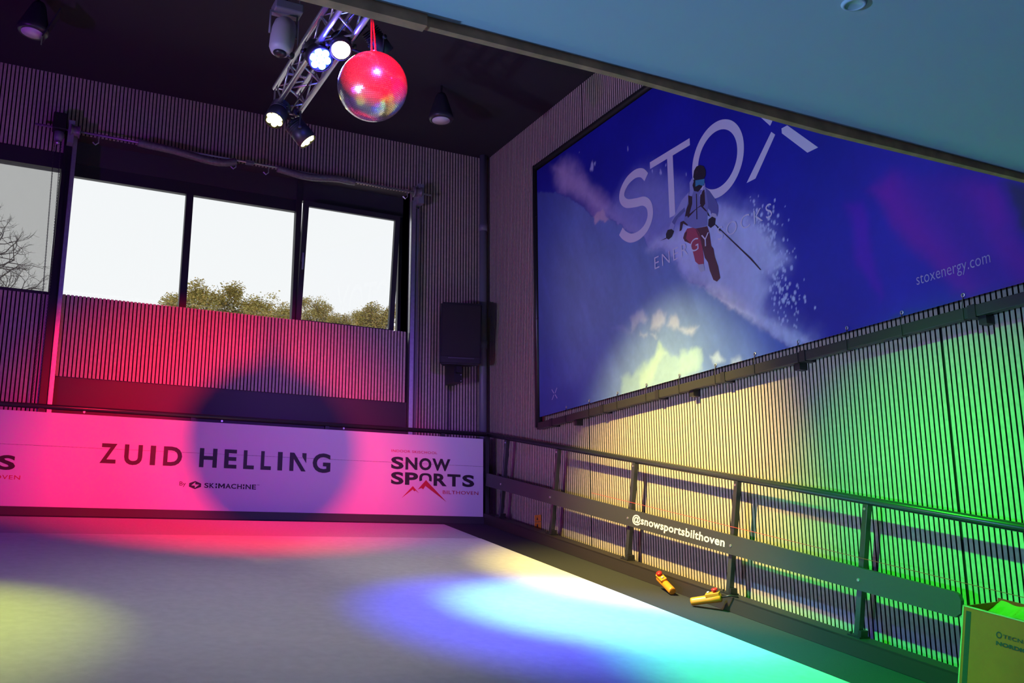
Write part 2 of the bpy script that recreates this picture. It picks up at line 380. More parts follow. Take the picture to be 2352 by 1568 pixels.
for x in (-3.0, -1.2, .5, 2.05, 3.6, 5.1, 5.72):
    bm = NB(); box(bm, (x-.025, YSG+.016, .5), (x+.025, YSG+.06, 1.72)); obj('post', bm, rail_metal, eb)
for x, y in ((194, 945), (511, 966), (791, 983)):
    p = onY(x, y, YSG-.002); bm = NB(); lathe(bm, [(.012,0),(.012,.008)], Matrix.Translation(p+V((0,.03,0))) @ Matrix.Rotation(R(90), 4, 'X'), 8); obj('bolt', bm, alu, eb)
# lettering on the sign
SM = planeM((0, YSG-.003, 0), (1,0,0), (0,0,1))
def sg(x, y): p = onY(x, y, YSG-.003); return p.x, p.z
z1 = lambda x, y: sg(220+x/4.2, 1000+y/4.2)
zt = z1(130, 76)[1]; zb = z1(130, 268)[1]
bm = NB()
for c, a, b in (('Z',42,203),('U',275,450),('I',525,577),('D',652,833),('H',1000,1170),('E',1240,1360),('L',1425,1528),('L',1592,1692),('I',1755,1800),('G',2092,2264)):
    yy = 170+(a+b-240)*.5*.0515*1.0; x0 = z1(a, yy)[0]; x1 = z1(b, yy)[0]
    e = .008 if c in 'GU' else 0
    glyphs(bm, c, x0, x1, zb-e, zt+(e if c == 'G' else 0), SM, .03)
a0, a1 = z1(1870, 262)[0], z1(2030, 262)[0]; w = a1-a0
flat(bm, [(a0, zb), (a0+.24*w, zb), (a0+.24*w, zb+.66*(zt-zb)), (a0+.72*w, zb), (a0+.98*w, zb), (a0+.26*w, zt), (a0, zt)], SM)
flat(bm, [(a0+.75*w, zt), (a1, zt), (a1, zb+.45*(zt-zb)), (a0+.75*w, zb+.80*(zt-zb))], SM)
obj('lettering', bm, ink_black, eb)
z2 = lambda x, y: sg(400+x/10.69, 1090+y/10.69)
bm = NB(); p, q = z2(130, 265), z2(290, 182); glyphs(bm, 'By', p[0], q[0], z2(130, 298)[1], q[1]+.006, SM, .0); obj('lettering', bm, mat('dark_red_ink', (.10, .01, .03), .5), eb)
bm = NB(); cx, cz = z2(514, 252); hw = z2(662, 250)[0]-cx; hh = cz-z2(514, 352)[1]
hexo = [(cx-hw, cz-hh*.42), (cx, cz-hh), (cx+hw, cz-hh*.42), (cx+hw, cz+hh*.42), (cx, cz+hh), (cx-hw, cz+hh*.42)]
# hexagon with a bolt cut out: left-top and right-bottom halves
bolt = [(cx+.02*hw, cz+.72*hh), (cx-.62*hw, cz-.10*hh), (cx-.02*hw, cz-.16*hh), (cx-.02*hw, cz-.72*hh), (cx+.68*hw, cz+.12*hh), (cx+.02*hw, cz+.18*hh)]
flat(bm, [hexo[4], hexo[5], hexo[0], hexo[1], bolt[3], bolt[2], bolt[1], bolt[0]], SM)
flat(bm, [hexo[1], hexo[2], hexo[3], hexo[4], bolt[0], bolt[5], bolt[4], bolt[3]], SM)
obj('emblem', bm, ink_black, eb)
bm = NB(); x0 = z2(740, 265)[0]; x1 = z2(2010, 300)[0]; zb2 = z2(1300, 338)[1]; zt2 = z2(1300, 218)[1]
segs = [('S',740,845),('K',868,985),('M',1082,1245),('A',1258,1395),('C',1400,1525),('H',1550,1665),('N',1755,1885),('E',1912,2012)]
for c, a, b in segs:
    if c != 'M': glyphs(bm, c, z2(a, 270)[0], z2(b, 270)[0], zb2, zt2, SM, .022)
u0, u1 = z2(1082, 270)[0], z2(1245, 270)[0]; w = u1-u0; h = zt2-zb2
flat(bm, [(u0, zb2), (u0+.22*w, zb2), (u0+.22*w, zb2+.62*h), (u0+.5*w, zb2+.12*h), (u0+.78*w, zb2+.62*h), (u0+.78*w, zb2), (u1, zb2), (u1, zt2), (u0+.78*w, zt2), (u0+.5*w, zb2+.5*h), (u0+.22*w, zt2), (u0, zt2)], SM)
for a, b in ((1015, 1052), (1692, 1725)):
    u0, u1 = z2(a, 270)[0], z2(b, 270)[0]; h = zt2-zb2
    flat(bm, [(u0, zb2), (u1, zb2), (u1, zb2+.40*h), (u0, zb2+.40*h)], SM); flat(bm, [(u0, zb2+.58*h), (u1, zb2+.58*h), (u1, zt2), (u0, zt2)], SM)
u0 = z2(2030, 300)[0]; flat(bm, [(u0, zt2-.004), (u0+.03, zt2-.004), (u0+.03, zt2), (u0, zt2)], SM)
obj('lettering', bm, ink_black, eb)
z3 = lambda x, y: sg(850+x/7.127, 980+y/7.127)
def ski_logo(dx):
    T = Matrix.Translation((dx, 0, 0)) @ SM
    bm = NB(); glyphs(bm, 'INDOOR SKISCHOOL', z3(350, 400)[0], z3(1100, 430)[0], z3(720, 428)[1], z3(720, 388)[1], T, .0, 1.1)
    obj('lettering', bm, ink_red, eb); bm = NB()
    zb3, zt3 = z3(1480, 1105)[1], z3(1480, 1048)[1]
    glyphs(bm, 'BILTHOVEN', z3(1190, 1075)[0], z3(1772, 1090)[0], zb3, zt3, T, .0, 1.1)
    obj('lettering', bm, ink_red, eb); bm = NB()
    flat(bm, [z3(*p) for p in ((780,1025),(915,870),(1250,1228),(905,965),(872,1022),(838,1000))], T)
    flat(bm, [z3(*p) for p in ((515,1165),(700,968),(800,1085),(745,1040),(722,1055),(700,1022))], T)
    obj('mountain_emblem', bm, ink_red, eb)
    bm = NB()
    zt4, zb4 = z3(660, 498)[1], z3(660, 700)[1]
    for c, a, b in (('S',345,550),('N',580,775),('O',805,1005),('W',1018,1315)): glyphs(bm, c, z3(a, 600)[0], z3(b, 600)[0], zb4, zt4, T, .035)
    obj('lettering', bm, ink_black, eb); bm = NB()
    zt5, zb5 = z3(1000, 760)[1], z3(1000, 962)[1]
    for c, a, b in (('S',342,548),('P',572,785),('R',1040,1255),('T',1265,1480),('S',1510,1705)): glyphs(bm, c, z3(a, 860)[0], z3(b, 860)[0], zb5, zt5, T, .035)
    # upper arch of the O behind the mountain
    cx, cz = z3(908, 850); ro = z3(1010, 850)[0]-cx; h = zt5-cz; out = []; inn = []
    for k in range(0, 33):
        a = math.pi*(1.12-1.24*k/32); ca, sa = math.cos(a), math.sin(a); f = lambda t: math.copysign(abs(t)**.75, t)
        out.append((cx+ro*f(ca), cz+h*f(sa)*.98)); inn.append((cx+ro*.56*f(ca), cz+h*.62*f(sa)))
    for k in range(32): flat(bm, [out[k], inn[k], inn[k+1], out[k+1]], T)
    obj('lettering', bm, ink_black, eb)
ski_logo(0.0); ski_logo(-5.22)

# side railing along the right wall, square to the slope
sr = thing('side_railing', 'dark steel railing running up the slope along the right wall', 'railing', (0, 0, Z0), (SLOPE, 0, 0))
XP = 5.735
def ob(name, bm, m, parent=sr, smooth=False): return obj(name, bm, m, parent, smooth, local=True)
bm = NB(); tube(bm, [(XP, 2.2, 1.025), (XP, 12.02, 1.022)], .030, 16); ob('handrail', bm, rail_metal, smooth=True)
for s in (11.50, 10.22, 8.69, 7.14, 5.70, 4.1, 2.6):
    bm = NB(); box(bm, (XP-.024, s-.024, .05), (XP+.024, s+.024, 1.0), bev=.003); p = ob('post', bm, rail_metal)
    bm = NB(); box(bm, (XP-.05, s-.06, .046), (XP+.05, s+.06, .058)); box(bm, (XP-.035, s-.055, .05), (XP+.035, s-.025, .10))
    for ds in (-.045, .045): tube(bm, [(XP-.03, s+ds, .055), (XP-.03, s+ds, .075)], .008, 6)
    f = obj('foot_bracket', bm, black_metal, p, local=True)
    bm = NB(); tube(bm, [(XP-.03, s, .965), (XP-.024, s, .965)], .010, 8); obj('screw', bm, alu, p, local=True)
XB = 5.675
bm = NB()
pr = [(4.85, .385), (11.88, .385), (11.88, .545), (4.87, .545), (4.835, .533), (4.815, .50), (4.81, .42)]
PM = Matrix(((0,0,1,XB),(1,0,0,0),(0,1,0,0),(0,0,0,1)))
prism(bm, pr, PM, .03); mb = ob('mid_board', bm, board_dark)
for s in (11.46, 10.22, 8.66, 7.10, 5.68):
    bm = NB(); lathe(bm, [(.003,0),(.014,0),(.012,.006),(.004,.008)], Matrix.Translation((XB, s, .457)) @ Matrix.Rotation(R(-90), 4, 'Y'), 10); obj('bolt', bm, alu, mb, local=True)
TM = planeM((XB-.003, 0, 0), (0,-1,0), (0,0,1))
bm = NB(); glyphs(bm, '@snowsportsbilthoven', -8.575, -7.175, .410, .512, TM, .025, 1.06); obj('lettering', bm, ink_white, mb, local=True)
bm = NB(); box(bm, (5.655, 2.0, -.08), (5.69, 11.82, .045), bev=.003); box(bm, (5.655, 2.0, .030), (XP+.06, 11.82, .046)); ob('kick_board', bm, mat('dark_brown_board', (.035, .028, .026), .5))
# pull cord
pc = thing('pull_cord', 'thin red pull cord stretched behind the railing', 'cord', (0, 0, Z0), (SLOPE, 0, 0))
bm = NB(); tube(bm, [(5.70, 9.40, .612), (5.70, 2.4, .612)], .0022, 6); obj('cord', bm, mat('red_cord', (.65, .05, .05), .5), pc, local=True)

# warning sticker
ws = thing('warning_plate', 'small orange warning plate low on the right wall near the corner', 'plate', (XR-.01, 10.62, .50))
bm = NB(); box(bm, (XR-.012, 10.55, .588), (XR-.002, 10.70, .668), bev=.003); box(bm, (XR-.012, 10.55, .500), (XR-.002, 10.70, .583), bev=.003); obj('plate', bm, mat('orange_plate', (.75, .26, .02), .45), ws)
PLM = planeM((XR-.014, 0, 0), (0,-1,0), (0,0,1))
bm = NB(); flat(bm, [(-10.645,.61),(-10.605,.61),(-10.625,.648)], PLM); obj('symbol', bm, ink_black, ws); bm = NB(); flat(bm, [(-10.64,.525),(-10.61,.525),(-10.61,.56),(-10.64,.56)], PLM); obj('symbol', bm, ink_black, ws)

# pendant controls lying by the kick board
orange = mat('orange_plastic', (.80, .30, .02), .35)
def pendant(name, label, tip, head, cable, up):
    t = thing(name, label, 'control', tip); a, b = V(tip), V(head); d = (b-a).normalized(); L = (b-a).length
    up = (V(up)-d*V(up).dot(d)).normalized(); x = up.cross(d)
    M = Matrix(((x.x, up.x, d.x, a.x), (x.y, up.y, d.y, a.y), (x.z, up.z, d.z, a.z), (0,0,0,1)))
    bm = NB(); lathe(bm, [(.022,0),(.033,.004),(.034,.02),(.034,L*.55),(.036,L*.6),(.038,L*.97),(.030,L)], M, 20); obj('body', bm, orange, t, True)
    bm = NB(); box(bm, (-.03, .02, L*.52), (.03, .052, L*.98), M, .006); h = obj('button_housing', bm, orange, t)
    bm = NB(); lathe(bm, [(.012,0),(.014,.012),(.026,.014),(.028,.024),(.020,.032)], M @ Matrix.Translation((0, .052, L*.84)) @ Matrix.Rotation(R(-90), 4, 'X'), 18); obj('stop_button', bm, mat('red_button', (.70, .02, .02), .35), h, True)
    bm = NB(); lathe(bm, [(.010,0),(.012,.01),(.008,.013)], M @ Matrix.Translation((0, .052, L*.62)) @ Matrix.Rotation(R(-90), 4, 'X'), 12); obj('start_button', bm, mat('grey_button', (.6, .6, .62), .4), h, True)
    bm = NB(); tube(bm, [b, *[V(c) for c in cable]], .008, 8); obj('cable', bm, black_metal, t, True)
h1 = deck(5.56, 8.03, .035); t1 = deck(5.50, 7.71, -.045)
pendant('pendant_control', 'orange pendant control with red button leaning nose-down beside the kick board', deck(5.53, 7.66, -.042), deck(5.595, 7.955, .018), [deck(5.64, 8.03, .06), deck(5.70, 8.08, .06)], (-.55, -.1, 1))
pendant('pendant_control', 'orange pendant control lying by the railing post at the kick board', deck(5.43, 7.26, -.043), deck(5.585, 7.06, .035), [deck(5.63, 7.0, .062), deck(5.69, 6.98, .055), deck(5.72, 6.99, .02)], (-.3, -.1, 1))

# ================================================================== ADVERTISING BANNER ON THE RIGHT WALL
XBN = 5.80
bn = thing('advertising_banner', 'huge blue skiing advert banner in a black tube frame on the right wall', 'banner', (XBN, 6.4, 1.7))
def bp(x, y): p = onX(x, y, XBN); return np.array([-p.y, p.z])
y_l, y_r, zb_, zt_ = -10.375, -2.62, 1.795, 4.905
NX, NZ = 760, 300
us = np.linspace(y_l, y_r, NX); vs = np.linspace(zb_, zt_, NZ)
UU, VV = np.meshgrid(us, vs); P = np.stack([UU.ravel(), VV.ravel()], 1)
def vnoise(p, sc, seed):
    r = np.random.default_rng(seed); g = r.random((64, 64)); q = p*sc; i = np.floor(q).astype(int); f = q-i; f = f*f*(3-2*f)
    a = g[i[:,0]%64, i[:,1]%64]; b = g[(i[:,0]+1)%64, i[:,1]%64]; c = g[i[:,0]%64, (i[:,1]+1)%64]; d = g[(i[:,0]+1)%64, (i[:,1]+1)%64]
    return (a*(1-f[:,0])+b*f[:,0])*(1-f[:,1])+(c*(1-f[:,0])+d*f[:,0])*f[:,1]
def fbm(p, sc, seed, o=5):
    s = 0; a = .5; t = 0
    for k in range(o): s = s+a*vnoise(p, sc*2**k, seed+k); t += a; a *= .55
    return s/t
def sdf(p, poly):
    """signed distance, positive inside"""
    poly = np.array(poly); d = np.full(len(p), 1e9); ins = np.zeros(len(p), bool); n = len(poly)
    for k in range(n):
        a, b = poly[k], poly[(k+1)%n]; e = b-a; w = p-a; t = np.clip((w@e)/(e@e+1e-12), 0, 1)
        d = np.minimum(d, np.hypot(*(w-t[:,None]*e).T))
        c = ((a[1] > p[:,1]) != (b[1] > p[:,1])); xx = (b[0]-a[0])*(p[:,1]-a[1])/(b[1]-a[1]+1e-12)+a[0]; ins ^= c & (p[:,0] < xx)
    return np.where(ins, d, -d)
def sm(x, a, b): t = np.clip((x-a)/(b-a), 0, 1); return t*t*(3-2*t)
def mixc(c, col, m): return c*(1-m[:,None])+np.array(col)*m[:,None]
warp = np.stack([fbm(P, 3, 11)-.5, fbm(P, 3, 21)-.5], 1); Pw = P+warp*.16
fine = np.stack([fbm(P, 14, 31)-.5, fbm(P, 14, 41)-.5], 1); Pf = P+fine*.07
n1 = fbm(Pw, 1.6, 51); n2 = fbm(P*np.array([1, .55]), 5, 61); n3 = fbm(P, 22, 71, 3)
# sky
c = np.tile(np.array([.011, .013, .33]), (len(P), 1))
c = mixc(c, (.018, .032, .31), sm(-V(bp(1900,500)).x if False else P[:,0], -7.0, -4.6)*.8)
c = mixc(c, (.016, .022, .33), sm(P[:,1], 3.6, 2.2)*.6)
c *= (.75+.5*n1)[:,None]
B = lambda pts: [bp(*p) for p in pts]
# mountain side, lower left
mtn = B([(1225,440),(1284,443),(1335,471),(1367,501),(1394,503),(1427,514),(1438,530),(1479,544),(1489,570),(1523,570),(1546,595),(1564,627),(1587,645),(1615,655),(1645,680),(1678,706),(1723,729),(1753,754),(1787,782),(1812,802),(1700,860),(1500,920),(1200,990)])
d = sdf(Pf, mtn)
mcol = np.tile(np.array([.12, .19, .47]), (len(P), 1))
mcol = mixc(mcol, (.12, .20, .47), sm(P[:,1]+.55*(n1-.5), 3.15, 2.4))
mcol = mixc(mcol, (.045, .08, .38), sm(P[:,0], -9.3, -10.3)*.8)
mcol = mixc(mcol, (.06, .12, .44), sm(P[:,0], -7.9, -6.8)*.8)
mcol = mixc(mcol, (.030, .060, .30), sm(P[:,1]+.3*(n1-.5), 1.5, 1.1)*0)
streak = fbm(np.stack([P[:,0]*2.2+P[:,1]*1.1, P[:,1]*.7-P[:,0]*.5], 1), 2.4, 81)
mcol = mcol*(.78+.5*streak)[:,None]
mcol = mixc(mcol, (.035, .075, .34), sm(P[:,1]-.25*(n1-.5), 2.25, 1.85)*sm(P[:,0], -8.6, -9.6)*.8)
c = mixc(c, mcol, sm(d, -.01, .02)) if False else c*(1-sm(d, -.01, .015)[:,None])+mcol*sm(d, -.01, .015)[:,None]
# powder plume, upper left, and the haze behind the skier
snow = np.array([.46, .52, .80])
pl = B([(1262,380),(1300,358),(1381,430),(1405,470),(1430,500),(1480,540),(1438,532),(1427,514),(1394,503),(1367,501),(1335,471),(1284,443)])
d = sdf(Pf, pl); up = sm(d+.25*(n1-.5), -.10, .16)*.85
edge_ok = sm(-sdf(Pf, mtn), -.005, .01)
c = mixc(c, (.50, .40, .66), up*edge_ok*(.75+.4*n2))
c = mixc(c, (.60, .44, .55), sm(sdf(Pf, B([(1362,498),(1375,488),(1384,478),(1392,500),(1400,508),(1378,508),(1368,515)])), -.015, .02)*.8)
hz = B([(1400,490),(1440,430),(1500,400),(1545,430),(1620,480),(1660,470),(1720,490),(1765,540),(1790,600),(1765,650),(1758,694),(1790,737),(1818,748),(1868,785),(1830,800),(1787,782),(1723,729),(1645,680),(1587,645),(1546,595),(1489,570),(1440,530)])
d = sdf(Pf, hz); c = mixc(c, (.26, .29, .62), sm(d+.30*(n1-.5), -.22, .16)*edge_ok*.75)
sn = B([(1489,572),(1500,548),(1560,520),(1640,470),(1680,480),(1734,500),(1773,536),(1800,580),(1813,595),(1785,619),(1762,640),(1769,662),(1758,694),(1765,722),(1790,737),(1818,748),(1843,765),(1872,786),(1815,800),(1787,782),(1753,754),(1723,729),(1678,706),(1645,680),(1615,655),(1587,645),(1564,627),(1546,597),(1523,572)])
d = sdf(Pf, sn); scol = np.tile(snow, (len(P), 1))*(.62+.42*n2+.25*n1)[:,None]
m = sm(d+.16*(n1-.5), -.05, .13)
c = c*(1-m[:,None])+scol*m[:,None]
ridge = sdf(P+fine*.05, B([(1600,650),(1645,678),(1690,700),(1740,715),(1790,740),(1870,785),(1815,802),(1753,757),(1678,708),(1615,660)]))
c = mixc(c, (.50, .58, .84), sm(ridge, -.02, .05)*(.5+.5*n3))
# snow chunks thrown to the right
rr = np.random.default_rng(5)
for k in range(230):
    t = rr.random(); base = bp(1730+65*t+rr.normal(0, 12), 480+250*t+rr.normal(0, 22)); base = base+np.array([abs(rr.normal(0, .13)), 0])
    r = .008+.014*rr.random()**2
    w_ = np.hypot(P[:,0]-base[0], (P[:,1]-base[1])*.75); c = mixc(c, (.50, .58, .82), sm(-w_, -r, -r*.5)*.85)
for x, y, r in ((1360,384,.045),(1367,378,.02),(1441,343,.02),(1516,394,.02),(1530,375,.015),(1497,393,.018),(1575,402,.012),(1330,350,.012)):
    b0 = bp(x, y); w_ = np.hypot(Pf[:,0]-b0[0], (Pf[:,1]-b0[1])*.6); c = mixc(c, (.42, .45, .72), sm(-w_, -r, -r*.4)*.9)
# sunlit rocks and snow field, bottom
for pts, col, a in (([(1448,760),(1447,728),(1462,714),(1475,712),(1486,730),(1480,742),(1466,738),(1458,755)], (.33,.38,.60), .8),
                 ([(1492,756),(1497,724),(1512,711),(1528,722),(1528,742),(1514,757)], (.33,.38,.60), .8),
                 ([(1532,748),(1540,724),(1552,721),(1562,752),(1606,748),(1590,770),(1560,758)], (.33,.38,.60), .75),
                 ([(1470,764),(1486,765),(1484,772),(1470,770)], (.36,.42,.62), .8), ([(1494,768),(1506,766),(1508,774)], (.36,.42,.62), .8),
                 ([(1402,752),(1430,745),(1455,765),(1440,768)], (.20,.27,.56), .7),
                 ([(1427,868),(1440,858),(1452,862),(1478,830),(1505,815),(1514,783),(1540,812),(1560,815),(1600,795),(1612,800),(1615,850),(1500,905),(1425,918)], (.22,.35,.47), .8),
                 ([(1470,862),(1500,820),(1514,783),(1528,812),(1510,840),(1495,880),(1470,900)], (.29,.43,.46), .75),
                 ([(1556,860),(1560,806),(1600,798),(1606,850)], (.24,.38,.50), .6),
                 ([(1640,840),(1632,815),(1650,808),(1665,830)], (.34,.46,.70), .6), ([(1680,826),(1700,818),(1705,832),(1680,842)], (.34,.46,.70), .6)):
    c = mixc(c, col, sm(sdf(Pf, B(pts)), -.03, .05)*a)
# faint far hill lower right, a paler streak over it
c = mixc(c, (.010, .06, .13), sm(sdf(Pf, B([(1900,775),(2000,750),(2080,715),(2160,705),(2352,640),(2400,700),(1960,790)])), -.03, .04)*.55)
c = mixc(c, (.010, .045, .05), sm(sdf(Pw, B([(2298,420),(2330,540),(2390,590),(2480,420)])), -.05, .08)*.85)
pb = sm(sdf(Pw, B([(1990,440),(2040,380),(2300,420),(2335,560),(2400,610),(2400,660),(2240,700),(2150,645),(2070,545),(2010,470)])), -.06, .12)
wob = .5+.5*np.sin((P[:,0]+.55*(P[:,1]-2.4)+.25*n1)*9.0)
c = mixc(c, (.12, .02, .34), pb*(.25+.75*wob*(.6+.8*n1)))
c = mixc(c, (.075, .015, .40), sm(sdf(Pw, B([(1935,470),(1978,465),(2025,610),(2010,690),(1970,610)])), -.04, .07)*.8)
c = np.clip(c*(.93+.14*n3)[:,None], 0, 1)
# mesh grid with gentle cloth waves
def wave(u, v):
    w = .005*np.sin(u*2.1+.6*np.sin(v*1.3))+.0015*np.sin(u*4.3+v*1.7)
    return w*np.clip((v-zb_)/.5, 0, 1)*np.clip((zt_-v)/.5, 0, 1)
def drape(bm):
    for q in bm.verts: q.co.x += float(wave(-q.co.y, q.co.z))
    return bm
wav = wave(UU, VV)
co = np.stack([np.full(P.shape[0], 0.)+XBN+wav.ravel(), -P[:,0], P[:,1]], 1)
idx = np.arange(NX*NZ).reshape(NZ, NX)
fc = np.stack([idx[:-1,:-1], idx[:-1,1:], idx[1:,1:], idx[1:,:-1]], -1).reshape(-1, 4)
me = bpy.data.meshes.new('printed_sheet'); me.vertices.add(len(co)); me.vertices.foreach_set('co', co.ravel())
me.loops.add(fc.size); me.loops.foreach_set('vertex_index', fc.ravel()); me.polygons.add(len(fc))
me.polygons.foreach_set('loop_start', np.arange(0, fc.size, 4)); me.polygons.foreach_set('use_smooth', np.ones(len(fc), bool)); me.update()
at = me.color_attributes.new('print', 'FLOAT_COLOR', 'POINT'); at.data.foreach_set('color', np.concatenate([c, np.ones((len(c), 1))], 1).ravel())
pm = bpy.data.materials.new('printed_vinyl'); pm.use_nodes = True; b = pm.node_tree.nodes['Principled BSDF']
a_ = pm.node_tree.nodes.new('ShaderNodeAttribute'); a_.attribute_name = 'print'; pm.node_tree.links.new(a_.outputs['Color'], b.inputs['Base Color'])
b.inputs['Roughness'].default_value = .42
me.materials.append(pm); me.transform(world_of(bn).inverted())
sheet = bpy.data.objects.new('printed_sheet', me); COL.objects.link(sheet); sheet.parent = bn
# big lettering (u = -y, v = z)
def BM(off): return planeM((XBN-off, 0, 0), (0,-1,0), (0,0,1))
def stroke(bm, pts, w, M, closed=False):
    pts = [np.array(p, float) for p in pts]; n = len(pts); L = []; Rr = []
    for i in range(n):
        a = pts[(i-1)%n] if (closed or i) else pts[0]; b = pts[(i+1)%n] if (closed or i < n-1) else pts[-1]
        t = (b-a)/np.linalg.norm(b-a); q = np.array([-t[1], t[0]])*w/2; L.append(bm.verts.new(M @ V((*(pts[i]+q), 0)))); Rr.append(bm.verts.new(M @ V((*(pts[i]-q), 0))))
    for i in range(n if closed else n-1): j = (i+1)%n; bm.faces.new((L[i], Rr[i], Rr[j], L[j]))
def catmull(pts, k=8):
    pts = [np.array(p, float) for p in pts]; out = []
    for i in range(len(pts)-1):
        p0, p1, p2, p3 = pts[max(i-1,0)], pts[i], pts[i+1], pts[min(i+2, len(pts)-1)]
        for j in range(k): t = j/k; out.append(.5*((2*p1)+(-p0+p2)*t+(2*p0-5*p1+4*p2-p3)*t*t+(-p0+3*p1-3*p2+p3)*t**3))
    return out+[pts[-1]]
q3 = lambda x, y: bp(1220+x/4.356, 340+y/4.356)
q6 = lambda x, y: bp(1200+x/2.5286, 180+y/2.5286)
bm = NB(); M = BM(.0025)
stroke(bm, catmull([q3(*p) for p in ((1150,290),(1105,248),(1040,258),(965,325),(915,420),(908,505),(955,553),(1045,545),(1125,530),(1178,575),(1188,680),(1150,790),(1080,868),(1000,900),(935,875),(898,832))]), .095, M)
flat(bm, [(-7.99, 4.045), (-7.32, 4.045), (-7.32, 4.118), (-7.99, 4.118)], M); flat(bm, [(-7.695, 3.42), (-7.60, 3.42), (-7.60, 4.045), (-7.695, 4.045)], M)
stroke(bm, [(-6.925+.335*math.cos(2*math.pi*k/64), 3.745+.325*math.sin(2*math.pi*k/64)) for k in range(64)], .092, M, True)
flat(bm, [(-6.54, 3.373), (-6.42, 3.373), (-6.14, 3.675), (-6.185, 3.72)], M); flat(bm, [(-6.06, 3.70), (-5.99, 3.70), (-5.665, 3.372), (-5.785, 3.372), (-6.06, 3.655)], M)
flat(bm, [(-6.49, 4.12), (-6.37, 4.12), (-6.145, 3.83), (-6.195, 3.78)], M); flat(bm, [(-6.06, 3.79), (-5.76, 4.12), (-5.65, 4.12), (-5.98, 3.77)], M)
obj('lettering', drape(bm), mat('pale_print', (.62, .60, .74), .45), bn)
bm = NB(); glyphs(bm, 'ENERGY SOCKS', -7.975, -6.24, 2.962, 3.088, BM(.006), -.008, 1.25)
z7 = lambda x, y: bp(1700+x/2.6135, 250+y/2.6135)
obj('lettering', drape(bm), mat('pale_print', (.62, .60, .74), .45), bn); bm = NB()
glyphs(bm, 'stoxenergy.com', -4.83, -4.222, 1.962, 2.055, BM(.0025), -.006, 1.02); obj('lettering', drape(bm), mat('dim_print', (.30, .34, .48), .45), bn); bm = NB()
for s_ in (-1, 1):
    stroke(bm, [(-10.01-.06*s_, 1.955), (-10.01-.012*s_, 2.008)], .010, BM(.0025)); stroke(bm, [(-10.01+.012*s_, 2.024), (-10.01+.06*s_, 2.078)], .010, BM(.0025))
obj('lettering', drape(bm), mat('pale_print', (.62, .60, .74), .45), bn)
# printed skier
k8 = lambda x, y: tuple(bp(1480+x/4.75, 350+y/4.75))
PR = [mat('print_'+n_, col, .45) for n_, col in (('jacket', (.17, .18, .42)), ('jacket_light', (.30, .31, .58)), ('helmet', (.022, .016, .03)), ('goggles', (.05, .24, .38)), ('trousers_lit', (.36, .05, .10)), ('trousers', (.10, .03, .05)), ('strap', (.045, .02, .035)), ('boot', (.42, .42, .56)), ('jacket_mid', (.11, .115, .32)))]
bm = NB()
def pg(lvl, mi, pts): flat(bm, [k8(*p) for p in pts], BM(.0030+.0004*lvl), mi)
pg(0,5,[(560,830),(690,805),(715,880),(735,1020),(760,1050),(775,1140),(810,1240),(835,1370),(800,1410),(760,1390),(720,1290),(700,1200),(665,1150),(640,1040),(610,950)])
pg(0,4,[(470,830),(560,815),(600,880),(635,1010),(650,1120),(655,1220),(600,1225),(560,1190),(540,1110),(510,1000),(440,965),(425,930),(440,880)])
pg(1,5,[(425,935),(440,880),(470,860),(455,940),(500,985),(445,970)])
pg(1,7,[(585,1225),(650,1215),(668,1290),(620,1305),(600,1275)])
pg(0,8,[(665,380),(715,420),(770,500),(810,580),(812,640),(800,700),(735,690),(725,640),(690,600),(660,520)])
pg(0,1,[(480,440),(530,470),(455,640),(380,700),(330,800),(315,850),(265,830),(300,740),(350,640),(410,520)])
pg(1,8,[(385,650),(440,600),(450,640),(370,710),(330,790),(300,760),(330,710)])
pg(1,0,[(485,430),(545,400),(640,410),(670,390),(700,560),(690,700),(690,800),(560,830),(470,800),(430,760),(455,640),(480,520)])
pg(2,1,[(500,430),(495,330),(530,270),(545,340),(540,420),(520,480),(490,470)])
pg(2,1,[(640,400),(665,330),(672,420),(625,500),(600,470)])
pg(2,6,[(480,470),(525,470),(525,560),(490,690),(445,700),(460,620),(485,560)])
pg(2,6,[(615,440),(660,400),(668,560),(640,600),(610,560)])
pg(3,6,[(470,690),(600,590),(625,570),(690,640),(670,640),(620,590),(560,620),(480,715)])
pg(3,6,[(566,450),(576,450),(582,730),(572,730)])
pg(2,7,[(725,690),(745,660),(785,670),(800,700),(735,720)])
pg(3,2,[(705,730),(745,700),(782,720),(775,790),(730,825),(700,800)])
pg(3,2,[(235,890),(255,845),(300,835),(325,860),(300,920),(265,950),(238,935)])
pg(2,6,[(385,860),(395,760),(430,745),(480,790),(470,800),(425,775),(405,850)])
pg(2,2,[(530,300),(560,290),(660,290),(660,330),(625,390),(590,430),(545,420),(525,350)])
pg(3,3,[(560,305),(660,290),(660,340),(640,365),(600,352),(560,375)])
pg(4,2,[(535,270),(545,200),(570,155),(610,137),(650,150),(672,195),(672,250),(655,285),(600,298),(550,300)])
pg(5,6,[(557,225),(575,195),(592,215),(575,238)])
pg(1,2,[(660,610),(690,640),(720,700),(700,690)]); pg(2,2,[(768,780),(790,790),(850,850),(830,858)]); pg(1,6,[(830,845),(850,850),(1180,1160),(1280,1280),(1270,1285),(1160,1165)])
pg(1,6,[(170,965),(235,930),(238,940)])
obj('printed_skier', drape(bm), PR, bn)
